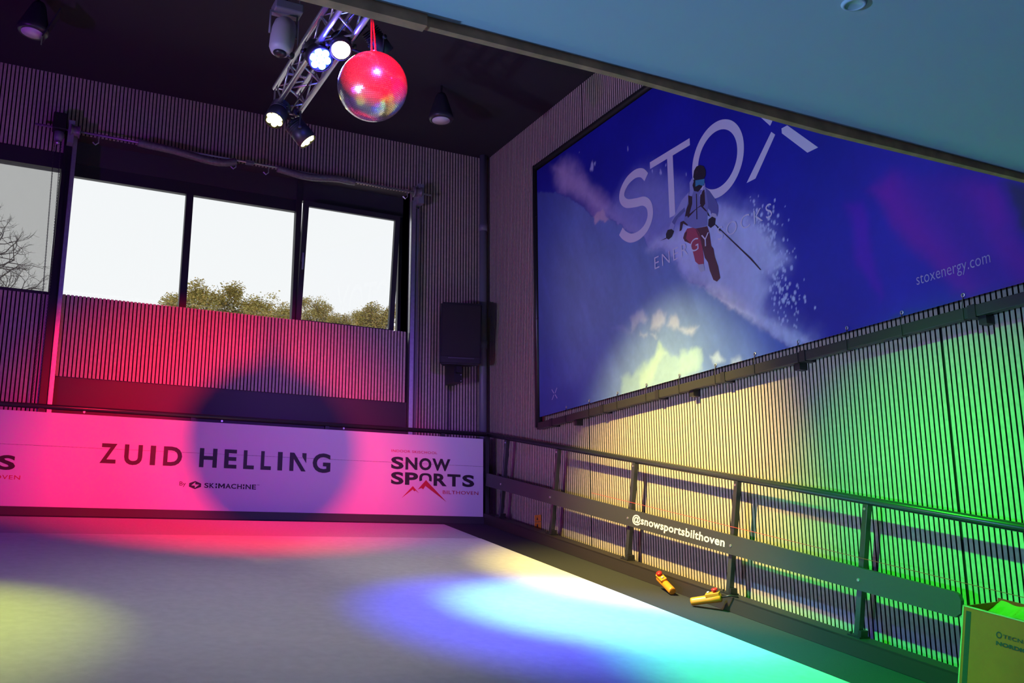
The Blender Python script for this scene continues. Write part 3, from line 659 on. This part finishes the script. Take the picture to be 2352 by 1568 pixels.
# tube frame, clips and eyelets
fx = XBN+.02
bm = NB(); tube(bm, [(fx, 10.44, 1.68), (fx, 10.44, 4.99)], .045, 12); obj('frame_tube', bm, black_metal, bn, True)
bm = NB(); tube(bm, [(fx, 10.44, 4.965), (fx, 2.7, 4.965)], .045, 12); obj('frame_tube', bm, black_metal, bn, True)
bm = NB(); box(bm, (fx-.03, 2.7, 1.655), (fx+.03, 10.44, 1.735), bev=.006); obj('frame_tube', bm, mat('black_aluminium', (.030, .03, .028), .35), bn)
EY = (9.746, 9.253, 8.70, 8.179, 7.635, 7.097, 6.568, 6.04, 5.51, 4.98, 4.457)
for y in EY:
    bm = NB(); ring = [(XBN-.006, y+.012*math.cos(a), 1.822+.012*math.sin(a)) for a in [2*math.pi*k/10 for k in range(11)]]; tube(bm, ring, .004, 5, False); obj('eyelet', bm, alu, bn)
    bm = NB(); tube(bm, [(XBN-.008, y, 1.815), (fx-.036, y+.01, 1.74), (fx-.034, y+.01, 1.65), (fx+.03, y+.01, 1.65)], .0035, 5); obj('lashing', bm, black_metal, bn)
for y in (10.1, 9.0, 8.0, 7.0, 6.0, 4.4):
    bm = NB(); box(bm, (fx-.036, y-.03, 1.65), (XR, y+.03, 1.74)); obj('joint_clamp', bm, black_metal, bn)
for y in (9.6, 7.5, 6.1, 4.35):
    bm = NB(); box(bm, (fx, y-.03, 1.60), (XR+.004, y+.03, 1.66)); obj('wall_bracket', bm, black_metal, bn)
for z in (2.3, 3.0, 3.6, 4.3):
    bm = NB(); tube(bm, [(XBN-.008, 10.36, z), (fx-.03, 10.42, z), (fx, 10.48, z)], .004, 5); obj('lashing', bm, black_metal, bn)

# ================================================================== TRUSS, LAMPS, BALL
TX0, TX1, TZ0, TZ1, TY0, TY1 = 1.985, 2.195, 4.0, 4.22, 5.6, 8.32
tu = thing('lighting_truss', 'square aluminium lighting truss hung below the black ceiling', 'truss', (2.09, 7.0, 4.0))
for x in (TX0, TX1):
    for z in (TZ0, TZ1):
        bm = NB(); tube(bm, [(x, TY0, z), (x, TY1, z)], .024, 14); obj('chord', bm, alu, tu, True)
def brace(a, b):
    bm = NB(); tube(bm, [a, b], .0085, 8); obj('brace', bm, alu, tu, True)
nb = 6; dy = (TY1-TY0-.1)/nb
for i in range(nb):
    ya = TY0+.05+i*dy; yb_ = ya+dy/2; yc = ya+dy
    for z in (TZ0, TZ1):
        brace((TX0, ya, z), (TX1, yb_, z)); brace((TX1, yb_, z), (TX0, yc, z))
    for x in (TX0, TX1):
        brace((x, ya, TZ1), (x, yb_, TZ0)); brace((x, yb_, TZ0), (x, yc, TZ1))
for y in (TY0+.01, TY1-.01):
    for a, b in (((TX0,TZ0),(TX1,TZ0)), ((TX0,TZ1),(TX1,TZ1)), ((TX0,TZ0),(TX0,TZ1)), ((TX1,TZ0),(TX1,TZ1))): brace((a[0], y, a[1]), (b[0], y, b[1]))
for y in (5.9, 8.0):
    bm = NB(); tube(bm, [(2.09, y, TZ1+.01), (2.09, y, ZC)], .006, 6); tube(bm, [(TX0, y, TZ1), (TX1, y, TZ1)], .012, 8); obj('suspension', bm, alu, tu)
bm = NB(); tube(bm, [(2.13, 8.3, 4.02), (2.10, 7.9, 3.97), (2.12, 7.4, 4.02), (2.06, 7.0, 3.96), (2.10, 6.6, 4.03), (2.12, 6.1, 3.98), (2.1, 5.7, 4.03)], .008, 6); obj('cable', bm, black_metal, tu, True)

lamp_black = mat('black_lamp_housing', (.02, .02, .022), .45)
def par(name, label, lens, target, hang, col, estr, face='seven', r=.085, L=.20, lights=(), group='stage spotlights on the lighting rig', spill=None):
    t = thing(name, label, 'spotlight', lens, group=group); a = V(lens); d = (V(target)-a).normalized(); x, y, z = frame_of(-d)
    M = Matrix(((x.x, y.x, z.x, a.x), (x.y, y.y, z.y, a.y), (x.z, y.z, z.z, a.z), (0,0,0,1)))      # local -z is the beam
    bm = NB(); lathe(bm, [(r*.90,-.012),(r,-.012),(r,.10),(r*.93,.115),(r*.93,L*.8),(r*.55,L),(.001,L)], M, 24, False)
    for k in range(5): lathe(bm, [(r*.9,.12+.018*k),(r*1.0,.122+.018*k),(r*1.0,.128+.018*k),(r*.9,.13+.018*k)], M, 24, False)
    obj('housing', bm, lamp_black, t, True)
    bm = NB(); lathe(bm, [(.001,.012),(r*.92,.012)], M, 24, False); obj('face_plate', bm, lamp_black, t)
    em = mat('lit_'+name+str(len(MATS)), (.8,.8,.8), .4, emit=col, estr=estr)
    bm = NB()
    if face == 'seven':
        for q in [(0,0)]+[(r*.58*math.cos(k*math.pi/3), r*.58*math.sin(k*math.pi/3)) for k in range(6)]:
            lathe(bm, [(r*.29,.010),(r*.28,.0),(r*.2,-.008),(.002,-.012)], M @ Matrix.Translation((q[0], q[1], 0)), 14, False)
    else: lathe(bm, [(r*.86,.008),(r*.84,-.004),(r*.5,-.016),(.002,-.02)], M, 24, False)
    obj('lens', bm, em, t, True)
    # yoke and clamp
    h = V(hang); bm = NB(); c = a+z*.10
    pa, pb = c+x*(r+.012), c-x*(r+.012); top = V((c.x, c.y, min(h.z-.05, c.z+r+.06))); off = x*(r+.012); off.z = 0
    tube(bm, [pa, top+off, top-off, pb], .008, 6); tube(bm, [top, V((h.x, h.y, h.z))], .010, 8); obj('yoke', bm, lamp_black, t)
    for p, s_ in ((pa, 1), (pb, -1)):
        bm = NB(); lathe(bm, [(.018,0),(.018,.02),(.012,.024)], Matrix.Translation(p) @ frame_matrix(x*s_), 10); obj('knob', bm, lamp_black, t, True)
    bm = NB(); tube(bm, [h-V((0,.02,0)), h+V((0,.02,0))], .034, 10); obj('clamp', bm, mat('clamp_metal', (.08,.08,.09), .4, metal=.5), t)
    bm = NB(); e = a+z*L; tube(bm, [e, e+z*.05+V((0,0,.02)), V((h.x, h.y+.06, h.z-.03)), h+V((0,.09,.03))], .006, 6); obj('cable', bm, black_metal, t, True)
    for i, (lc, pw, ang, bl_, tg) in enumerate(lights):
        o = spot('beam', a+(V(tg)-a).normalized()*.04, tg, lc, pw, ang, bl_)
    if spill:
        L_ = bpy.data.lights.new('spill', 'POINT'); L_.color = spill[0]; L_.energy = spill[1]; L_.shadow_soft_size = .08
        o = bpy.data.objects.new('spill', L_); COL.objects.link(o); o.location = a+d*.16
    return t
def frame_matrix(d):
    x, y, z = frame_of(d); return Matrix(((x.x, y.x, z.x, 0), (x.y, y.y, z.y, 0), (x.z, y.z, z.z, 0), (0,0,0,1)))
GY = 'stage spotlights on the lighting truss'
# lit lamps seen in the photo
pY1 = onY(630, 275, 8.10); pY2 = onY(706, 323, 8.16); pB = onZ(736, 136, 3.86); pW = onZ(783, 115, 3.88); pK = onY(884, 120, 6.95)
par('stage_spotlight', 'seven-lens lamp glowing yellow facing outward from the far end of the truss', pY1, (.15, 6.3, -.3), (TX0, 8.22, TZ0), (1, .85, .25), 9, 'seven', .088, .2,
    [((.82, 1, .05), 850, 42, 1, (-.85, 6.5, -.33))], GY)
par('stage_spotlight', 'black can lamp tilted down to the right with a yellow lit face', pY2, (5.2, 7.2, 0), (TX1-.02, 8.26, TZ0), (1, .92, .35), 9, 'seven', .088, .2,
    [((.90, .85, .8), 130, 62, 1, (4.3, 8.7, 0))], GY)
par('stage_spotlight', 'blue-white glowing seven-lens lamp hanging under the middle of the truss', pB, (2.3, 2.4, -.5), (TX0, pB.y+.12, TZ0), (.10, .45, 1), 26, 'seven', .098, .2,
    [((.03, .03, 1), 1800, 48, .95, (3.95, 6.55, -.3)), ((.30, .95, 1), 2200, 35, 1, (4.35, 6.75, -.27))], GY, ((.06, .05, 1), 40))
par('stage_spotlight', 'round warm-white glowing lamp just left of the mirror ball', pW, (1.0, 3.0, -.8), (TX1, pW.y+.16, TZ0), (1, .82, .62), 22, 'disc', .082, .2,
    [((1, .90, .82), 150, 100, 1, (2.2, 6.8, -.3)), ((1, .75, .45), 150, 4.5, 1, (2.18, 8.72, .115))], GY)  # narrow second beam added for the small bright streak on the carpet
par('stage_spotlight', 'dark lamp half hidden behind the mirror ball, pointing at the right wall', pK, (5.9, 7.9, 1.0), (TX1, pK.y, TZ0), (1, .86, .45), 9, 'seven', .075, .18,
    [((1, .78, .20), 3300, 51, 1, (5.9, 7.95, .48))], GY)
# lighting bar above the low ceiling edge, carrying the lamps whose light falls on the room
lb = thing('lighting_bar', 'black pipe carrying spotlights in front of the bulkhead', 'lighting bar', (2.0, 4.2, 4.3))
bm = NB(); tube(bm, [(-2.5, 3.9, 4.35), (4.5, 3.9, 4.35)], .024, 12); obj('pipe', bm, black_metal, lb, True)
for x in (-2.0, 1.2, 4.2):
    bm = NB(); tube(bm, [(x, 3.9, 4.35), (x, 3.9, ZC)], .012, 8); obj('drop_pipe', bm, black_metal, lb, True)
BAR = 'stage spotlights on the bar'
BALL = V((2.23, 6.4, 3.42)); shc = V((2.944, 11.6, 1.511)); pR = BALL+(BALL-shc)*.33
par('stage_spotlight', 'red spotlight on a drop arm behind the low ceiling edge', pR, shc, (pR.x, pR.y+.06, 4.36), (1, .05, .12), 14, 'disc', .08, .2,
    [((1, .006, .036), 4400, 43, 1, (2.45, 11.6, 1.0))], BAR)
par('stage_spotlight', 'green spotlight on the pipe aimed at the right wall', (2.3, 3.75, 4.15), (5.9, 5.2, .3), (2.3, 3.9, 4.35), (.05, 1, .12), 14, 'seven', .085, .2,
    [((.02, 1, .02), 3000, 46, 1, (5.75, 5.1, -.75))], BAR)
par('stage_spotlight', 'added violet spotlight at the right end of the pipe aimed at the sign board', (4.4, 3.75, 4.15), (3.6, 11.6, 1.2), (4.4, 3.9, 4.35), (.4, .1, 1), 10, 'seven', .085, .2,
    [((.34, .09, 1), 850, 38, 1, (4.0, 11.6, 1.15))], BAR)  # added lamp, gives the sign board its purple ambient
par('stage_spotlight', 'added magenta spotlight on the pipe aimed at the banner end', (1.2, 3.75, 4.15), (5.8, 4.6, 2.7), (1.2, 3.9, 4.35), (.8, .1, 1), 10, 'seven', .085, .2,
    [((.75, .05, 1), 160, 34, .8, (5.8, 4.3, 2.6))], BAR)  # added lamp, puts purple light on the banner's right end

WALLG = 'added wash lamps on the left wall'  # unseen lamps added to tint the back wall, banner and low ceiling
for lab, lens, tgt, lights in (
    ('added low violet wash lamp on the left wall nearest the sign', (-4.0, 6.5, .9), (3.0, 12, 2.9), [((.42, .02, 1), 520, 100, 1, (2.6, 12, 3.8))]),
    ('added low lavender wash lamp on the left wall facing the banner', (-4.0, 4.6, .3), (5.8, 7.5, 3.0), [((.56, .60, 1), 1150, 58, 1, (5.8, 8.1, 3.0))]),
    ('added low blue wash lamp on the left wall nearest the low ceiling', (-4.0, 2.9, -.2), (3.0, 1.5, 1.6), [((.18, .46, 1), 1050, 90, 1, (2.8, 1.6, 1.6))])):
    par('stage_spotlight', lab, lens, tgt, (-4.16, lens[1], lens[2]+.16), lights[0][0], 8, 'seven', .085, .13, lights, WALLG)

# mirror ball
mbt = thing('mirror_ball', 'large mirror ball hanging on a red strap under the truss', 'mirror ball', BALL-V((0,0,.25)))
bm = NB(); rows = 60
for i in range(rows):
    a0, a1 = math.pi*i/rows-math.pi/2, math.pi*(i+1)/rows-math.pi/2; am = (a0+a1)/2
    n_ = max(6, int(2*rows*math.cos(am)))
    for k in range(n_):
        b0, b1 = 2*math.pi*(k+.06)/n_, 2*math.pi*(k+.94)/n_; e = .06*(a1-a0); jit = V((random.gauss(0,.0004),)*3)
        f = lambda aa, bb: BALL+V((math.cos(aa)*math.cos(bb), math.cos(aa)*math.sin(bb), math.sin(aa)))*.25
        q = [f(a0+e, b0), f(a0+e, b1), f(a1-e, b1), f(a1-e, b0)]
        ctr = sum(q, V())/4; ax = V((random.gauss(0,1), random.gauss(0,1), random.gauss(0,1))).normalized(); Rm = Matrix.Rotation(random.gauss(0, .02), 3, ax)
        bm.faces.new([bm.verts.new(ctr+Rm @ (p-ctr)) for p in q])
mir = mat('mirror_tile', (.84, .84, .86), .20, metal=.92)
obj('mirror_tiles', bm, mir, mbt)
bm = NB(); bmesh.ops.create_uvsphere(bm, u_segments=40, v_segments=24, radius=.2465, matrix=Matrix.Translation(BALL)); obj('core', bm, mat('ball_core', (.2, .2, .22), .5), mbt, True)
bm = NB(); tube(bm, [BALL+V((0,0,.245)), BALL+V((0,0,.275))], .03, 14); obj('cap', bm, alu, mbt)
for dx in (-.010, .010):
    bm = NB(); box(bm, (BALL.x+dx-.008, BALL.y-.003, BALL.z+.27), (TX1+.02+dx*.6+.006, BALL.y+.003, TZ0+.03)); bm.free()
    bm = NB(); tube(bm, [BALL+V((dx*1.6,0,.262)), V((TX1+.012+dx*.4, BALL.y, TZ0+.03))], .006, 6); obj('strap', bm, mat('red_strap', (.75, .04, .06), .6), mbt)

# pale lamp head hanging left of the truss
mh = thing('moving_head_light', 'pale rounded moving lamp head hanging left of the truss', 'stage light', (1.86, 7.5, 4.1))
HC = onZ(650, 82, 4.28); Mh = Matrix.Translation(HC) @ Matrix.Rotation(R(25), 4, 'Z') @ Matrix.Rotation(R(8), 4, 'Y')
bm = NB(); lathe(bm, [(.03,-.165),(.075,-.16),(.095,-.12),(.10,-.03),(.10,.05),(.085,.12),(.055,.15),(.03,.155)], Mh, 24); 
hd = obj('lamp_head', bm, mat('pale_grey_plastic', (.50, .50, .55), .4), mh, True)
bm = NB(); lathe(bm, [(.05,0),(.055,-.012),(.04,-.03)], Mh @ Matrix.Translation((0,0,-.158)), 20); obj('lens', bm, black_metal, hd, True)
bm = NB(); lathe(bm, [(.03,-.02),(.03,.02),(.02,.026)], Mh @ Matrix.Translation((.09, -.02, -.14)) @ Matrix.Rotation(R(90), 4, 'Y'), 12); obj('knob', bm, black_metal, hd, True)
bm = NB(); tube(bm, [HC+V((-.11,0,0)), HC+V((-.11,0,.2)), HC+V((.11,0,.2)), HC+V((.11,0,0))], .010, 8); obj('yoke', bm, mat('dull_bracket', (.22,.22,.26), .4), mh, True)
pt = onZ(682, 14, 4.52)
bm = NB(); box(bm, (HC.x-.09, HC.y-.08, HC.z+.2), (HC.x+.14, HC.y+.08, HC.z+.28), bev=.01); obj('base', bm, mat('dull_bracket', (.22,.22,.26), .4), mh)
bm = NB(); tube(bm, [HC+V((.02,0,.28)), V((HC.x+.02, HC.y, ZC))], .010, 8); obj('drop_pipe', bm, black_metal, mh)

# two ceiling lamps on the black ceiling
def ceiling_lamp(label, disc, tilt, flap):
    t = thing('ceiling_lamp', label, 'ceiling lamp', disc, group='black ceiling lamps'); d = V(disc)
    M = Matrix.Translation(d) @ Matrix.Rotation(R(tilt), 4, 'Y')
    bm = NB(); lathe(bm, [(.108,-.004),(.135,-.01),(.150,.02),(.145,.05),(.070,.29),(.050,.33),(.02,.335)], M, 28); obj('shade', bm, mat('dark_lamp_shade', (.035, .033, .045), .35), t, True)
    bm = NB(); lathe(bm, [(.106,-.008),(.106,-.014),(.001,-.016)], M, 28, False); obj('lens', bm, mat('frosted_lens', (.72, .70, .74), .4), t, True)
    bm = NB(); tube(bm, [M @ V((0,0,.33)), V((d.x, d.y, ZC))], .012, 8); obj('stem', bm, black_metal, t)
    if flap:
        bm = NB(); box(bm, (.10, -.10, -.03), (.112, .10, .34), M @ Matrix.Rotation(R(16), 4, 'Y')); obj('bracket', bm, mat('dark_lamp_shade', (.035, .033, .045), .35), t)
ceiling_lamp('black cone ceiling lamp right of the mirror ball', onZ(1013, 275, 5.25), 0, False)
ceiling_lamp('black ceiling lamp with a side bracket in the upper left corner', onZ(75, 74, 5.25), 6, True)
# recessed downlight in the low white ceiling
P0 = onZ(1962, 8, 1.60)
dl = thing('recessed_downlight', 'small round unlit downlight recessed in the low white ceiling', 'downlight', P0)
bm = NB(); lathe(bm, [(.024,-.003),(.027,-.007),(.034,-.006),(.038,.001)], Matrix.Translation(P0), 28, False); obj('trim_ring', bm, white_paint, dl, True)
bm = NB(); lathe(bm, [(.025,-.001),(.018,.001),(.001,.002)], Matrix.Translation(P0-V((0,0,.004))), 24, False); obj('lens', bm, mat('frosted_lens', (.72,.70,.74), .4), dl, True)

# ================================================================== CARDBOARD BIN
cb = thing('cardboard_bin', 'orange printed cardboard bin with a plastic liner at the foot of the railing', 'bin', (0, 0, Z0), (SLOPE, 0, 0))
card = mat('orange_cardboard', (.66, .085, .012), .6, noise=.08, nscale=5)
cin = mat('red_cardboard_inside', (.62, .03, .01), .55)
x0, x1, s0, s1, hb, ht = 5.0, 5.32, 3.72, 4.262, -.08, .605
bm = NB(); box(bm, (x0, s0, hb), (x0+.006, s1, ht)); fp = obj('front_panel', bm, card, cb, local=True)
bm = NB(); box(bm, (x1-.006, s0, hb), (x1, s1+.02, ht+.035)); obj('back_panel', bm, cin, cb, local=True)
bm = NB(); prism(bm, [(x0+.006, hb), (x1-.006, hb), (x1-.006, ht+.02), (x0+.006, ht)], Matrix(((1,0,0,0),(0,0,-1,s1),(0,1,0,0),(0,0,0,1))), .006); obj('side_panel', bm, card, cb, local=True)
bm = NB(); prism(bm, [(x0+.006, hb), (x1-.006, hb), (x1-.006, ht+.02), (x0+.006, ht)], Matrix(((1,0,0,0),(0,0,-1,s0+.006),(0,1,0,0),(0,0,0,1))), .006); obj('side_panel', bm, card, cb, local=True)
bm = NB(); box(bm, (x0-.001, s1-.055, hb), (x0, s1-.022, ht-.022)); obj('stripe', bm, mat('dark_green_print', (.02, .035, .03), .5), cb, local=True)
bm = NB(); box(bm, (x0-.002, s1-.006, hb), (x0+.007, s1+.003, ht+.003)); box(bm, (x0-.002, s0, ht-.002), (x0+.007, s1, ht+.005)); obj('edge_strip', bm, mat('pale_card_edge', (.55, .42, .25), .6), cb, local=True)
CM = planeM((x0-.002, 0, 0), (0,-1,0), (0,0,1))
bm = NB(); glyphs(bm, 'TECNICA', -(s1-.262), -(s1-.46), .490, .510, CM, .02, 1.05)
stroke(bm, [(-(s1-.237)+.015*math.cos(2*math.pi*k/16), .500+.015*math.sin(2*math.pi*k/16)) for k in range(16)], .006, CM, True)
obj('lettering', bm, mat('dark_print', (.03, .03, .045), .5), cb, local=True); bm = NB(); glyphs(bm, 'NORDICA', -(s1-.222), -(s1-.45), .444, .466, CM, .05, 1.0); obj('lettering', bm, mat('dark_print', (.03, .03, .045), .5), cb, local=True)
# liner: crumpled clear film folded over the rim
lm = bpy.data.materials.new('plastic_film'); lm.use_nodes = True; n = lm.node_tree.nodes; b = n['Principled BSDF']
b.inputs['Base Color'].default_value = (.62, .52, .12, 1); b.inputs['Roughness'].default_value = .14; b.inputs['Alpha'].default_value = .62  # clear film; yellow of the lamps is put into its base colour
bm = NB(); gx, gs = 8, 36; grid = []
for i in range(gx+1):
    row = []
    for j in range(gs+1):
        t = i/gx; s_ = s1-.004-(s1-s0-.01)*j/gs
        h = ht+.004+.016*t-.09*math.sin(math.pi*min(1, t*1.05))**.8*.55+.010*math.sin(j*1.3+i*.9)*math.sin(math.pi*t)+.006*math.sin(j*.55+1)
        row.append(bm.verts.new((x0-.003+(x1-x0-.004)*t, s_, h)))
    grid.append(row)
for i in range(gx):
    for j in range(gs): bm.faces.new((grid[i][j], grid[i+1][j], grid[i+1][j+1], grid[i][j+1]))
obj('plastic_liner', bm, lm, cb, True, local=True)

# ================================================================== TREES OUTSIDE
leafm = bpy.data.materials.new('autumn_leaves'); leafm.use_nodes = True; n = leafm.node_tree.nodes; l = leafm.node_tree.links; b = n['Principled BSDF']
gi = n.new('ShaderNodeNewGeometry'); rp = n.new('ShaderNodeValToRGB'); rp.color_ramp.interpolation = 'CONSTANT'
cols = [(.36,.30,.07), (.42,.32,.08), (.30,.27,.07), (.46,.30,.08), (.38,.32,.09)]
for i, cc in enumerate(cols):
    e = rp.color_ramp.elements[0] if i == 0 else (rp.color_ramp.elements[1] if i == 1 else rp.color_ramp.elements.new(i/5)); e.position = i/5; e.color = (*cc, 1)
l.new(gi.outputs['Random Per Island'], rp.inputs[0]); l.new(rp.outputs[0], b.inputs['Base Color']); b.inputs['Roughness'].default_value = .8
bark = mat('bark', (.12, .105, .09), .9)
def tree(label, cx, Y, top, lobes, gnd=-3.0, leaves=5200, cat='tree', size=.042):
    """lobes: (px, py, rx, rz) puffs of the crown as seen; each at depth Y"""
    base = V((onY(cx, 700, Y).x, Y, gnd)); t = thing('deciduous_tree', label, cat, base, group='autumn trees beyond the window')
    pts = []
    for (px, py, rx, rz) in lobes:
        rx *= Y/45; rz *= Y/45; c_ = onY(px, py, Y); pts.append((c_+V((0, random.uniform(-.8,.8), 0)), rx, rz))
    hub = V((base.x, Y, min(p[0].z for p in pts)-1.2))
    bm = NB(); tube(bm, [base, base.lerp(hub, .5)+V((.08,0,0)), hub], [.24,.19,.14], 10); obj('trunk', bm, bark, t, True)
    bm = NB()
    for c_, rx, rz in pts:
        m_ = hub.lerp(c_, .5)+V((random.uniform(-.15,.15),0,.1)); tube(bm, [hub, m_, c_], [.07,.045,.015], 6)
        for k in range(7):
            e = c_+V((random.uniform(-1,1)*rx, random.uniform(-1,1)*rx, random.uniform(-.3,1)*rz)); tube(bm, [m_.lerp(c_, random.uniform(.3,1)), e], [.014,.005], 4)
    obj('branches', bm, bark, t)
    bm = NB(); tot = sum(p[1]*p[2] for p in pts)
    for c_, rx, rz in pts:
        nl = int(2.7*leaves*rx*rz/tot); sub = [c_+V((random.gauss(0,.5)*rx, random.gauss(0,.5)*rx, random.gauss(0,.5)*rz)) for _ in range(max(6, int(26*rx*rz)))]
        for k in range(nl):
            s_ = random.choice(sub); p = s_+V((random.gauss(0,.17), random.gauss(0,.2), random.gauss(0,.15)))
            if ((p.x-c_.x)/(rx*1.15))**2+((p.z-c_.z)/(rz*1.15))**2 > 1: continue
            Rm = Matrix.Rotation(random.uniform(0,6.28), 3, 'Z') @ Matrix.Rotation(random.uniform(0,3.14), 3, 'X'); q = size*random.uniform(.6,1.3)
            bm.faces.new([bm.verts.new(p+Rm @ V(w_)) for w_ in ((-q,0,0),(0,-q*.6,0),(q,0,0),(0,q*.6,0))])
    obj('foliage', bm, leafm, t); return t
def far(px, py, Y): return onY(px, py, Y)
tree('big olive-brown autumn tree filling the middle pane', 540, 40, None, [(455,672,.55,.55),(520,668,.75,.55),(480,705,.9,.7),(545,705,1.0,.7),(420,705,.65,.55),(396,688,.4,.3),(585,715,.8,.55),(640,725,.7,.45),(450,730,.9,.6),(540,740,1.2,.6),(390,710,.4,.35),(550,655,.35,.3),(620,740,.8,.5)], leaves=11000)
tree('small autumn tree at the middle pane right edge beside the mullion', 655, 48, None, [(655,715,.35,.4),(645,735,.6,.45),(668,725,.4,.5)], leaves=2600)
tree('round brownish tree at the left end of the tilted window', 725, 56, None, [(722,708,.55,.5),(745,712,.5,.45),(710,735,.7,.55),(745,740,.8,.5),(700,692,.3,.25),(765,740,.4,.35)], leaves=5200)
tree('low sparse tree at the middle of the tilted window', 805, 48, None, [(790,735,.6,.4),(820,738,.6,.45),(805,755,.9,.4),(770,745,.4,.3)], leaves=2800)
tree('pale brown tree at the right end of the tilted window', 868, 40, None, [(868,712,.45,.5),(860,735,.8,.5),(880,745,.7,.5),(895,725,.35,.4),(845,752,.7,.4)], leaves=4600)
# bare trees at the left window
def bare(label, hub, tips):
    j = V(hub); root = V((j.x-1.2, j.y, -3)); t = thing('bare_tree', label, 'tree', root, group='bare trees beyond the blind'); bm = NB()
    tube(bm, [root, root.lerp(j, .5)+V((-.1,0,0)), j], [.24,.18,.11], 8)
    def grow(a, d, L, r, n_):
        b_ = a+d*L; tube(bm, [a, a.lerp(b_, .5)+V((random.gauss(0,.04*L),0,random.gauss(0,.05*L))), b_], [r, r*.8, r*.6], 5)
        if n_ == 0: return
        for k in range(random.choice((2,3,3))):
            dd = (d+V((random.gauss(0,.5), random.gauss(0,.4), random.gauss(.06,.42)))).normalized(); grow(b_ if k else a.lerp(b_, .7), dd, L*random.uniform(.58,.8), r*.6, n_-1)
    for p in tips:
        v = V(p)-j; m_ = j+v*.5+V((0,0,-.12)); tube(bm, [j, j+v*.25+V((0,0,-.1)), m_], [.07,.045,.03], 6); grow(m_, v.normalized(), v.length*.24, .026, 4)
    obj('branches', bm, bark, t)
bare('tall bare branches reaching in at the left edge of the blind', far(-150, 640, 30), [tuple(far(*p, 30)) for p in ((40,520),(70,545),(60,590),(95,570),(50,625),(0,480))])
bare('low bare twigs along the bottom of the blind', far(-90, 730, 33), [tuple(far(*p, 33)) for p in ((20,620),(60,630),(95,640),(80,665),(40,650),(100,670))])
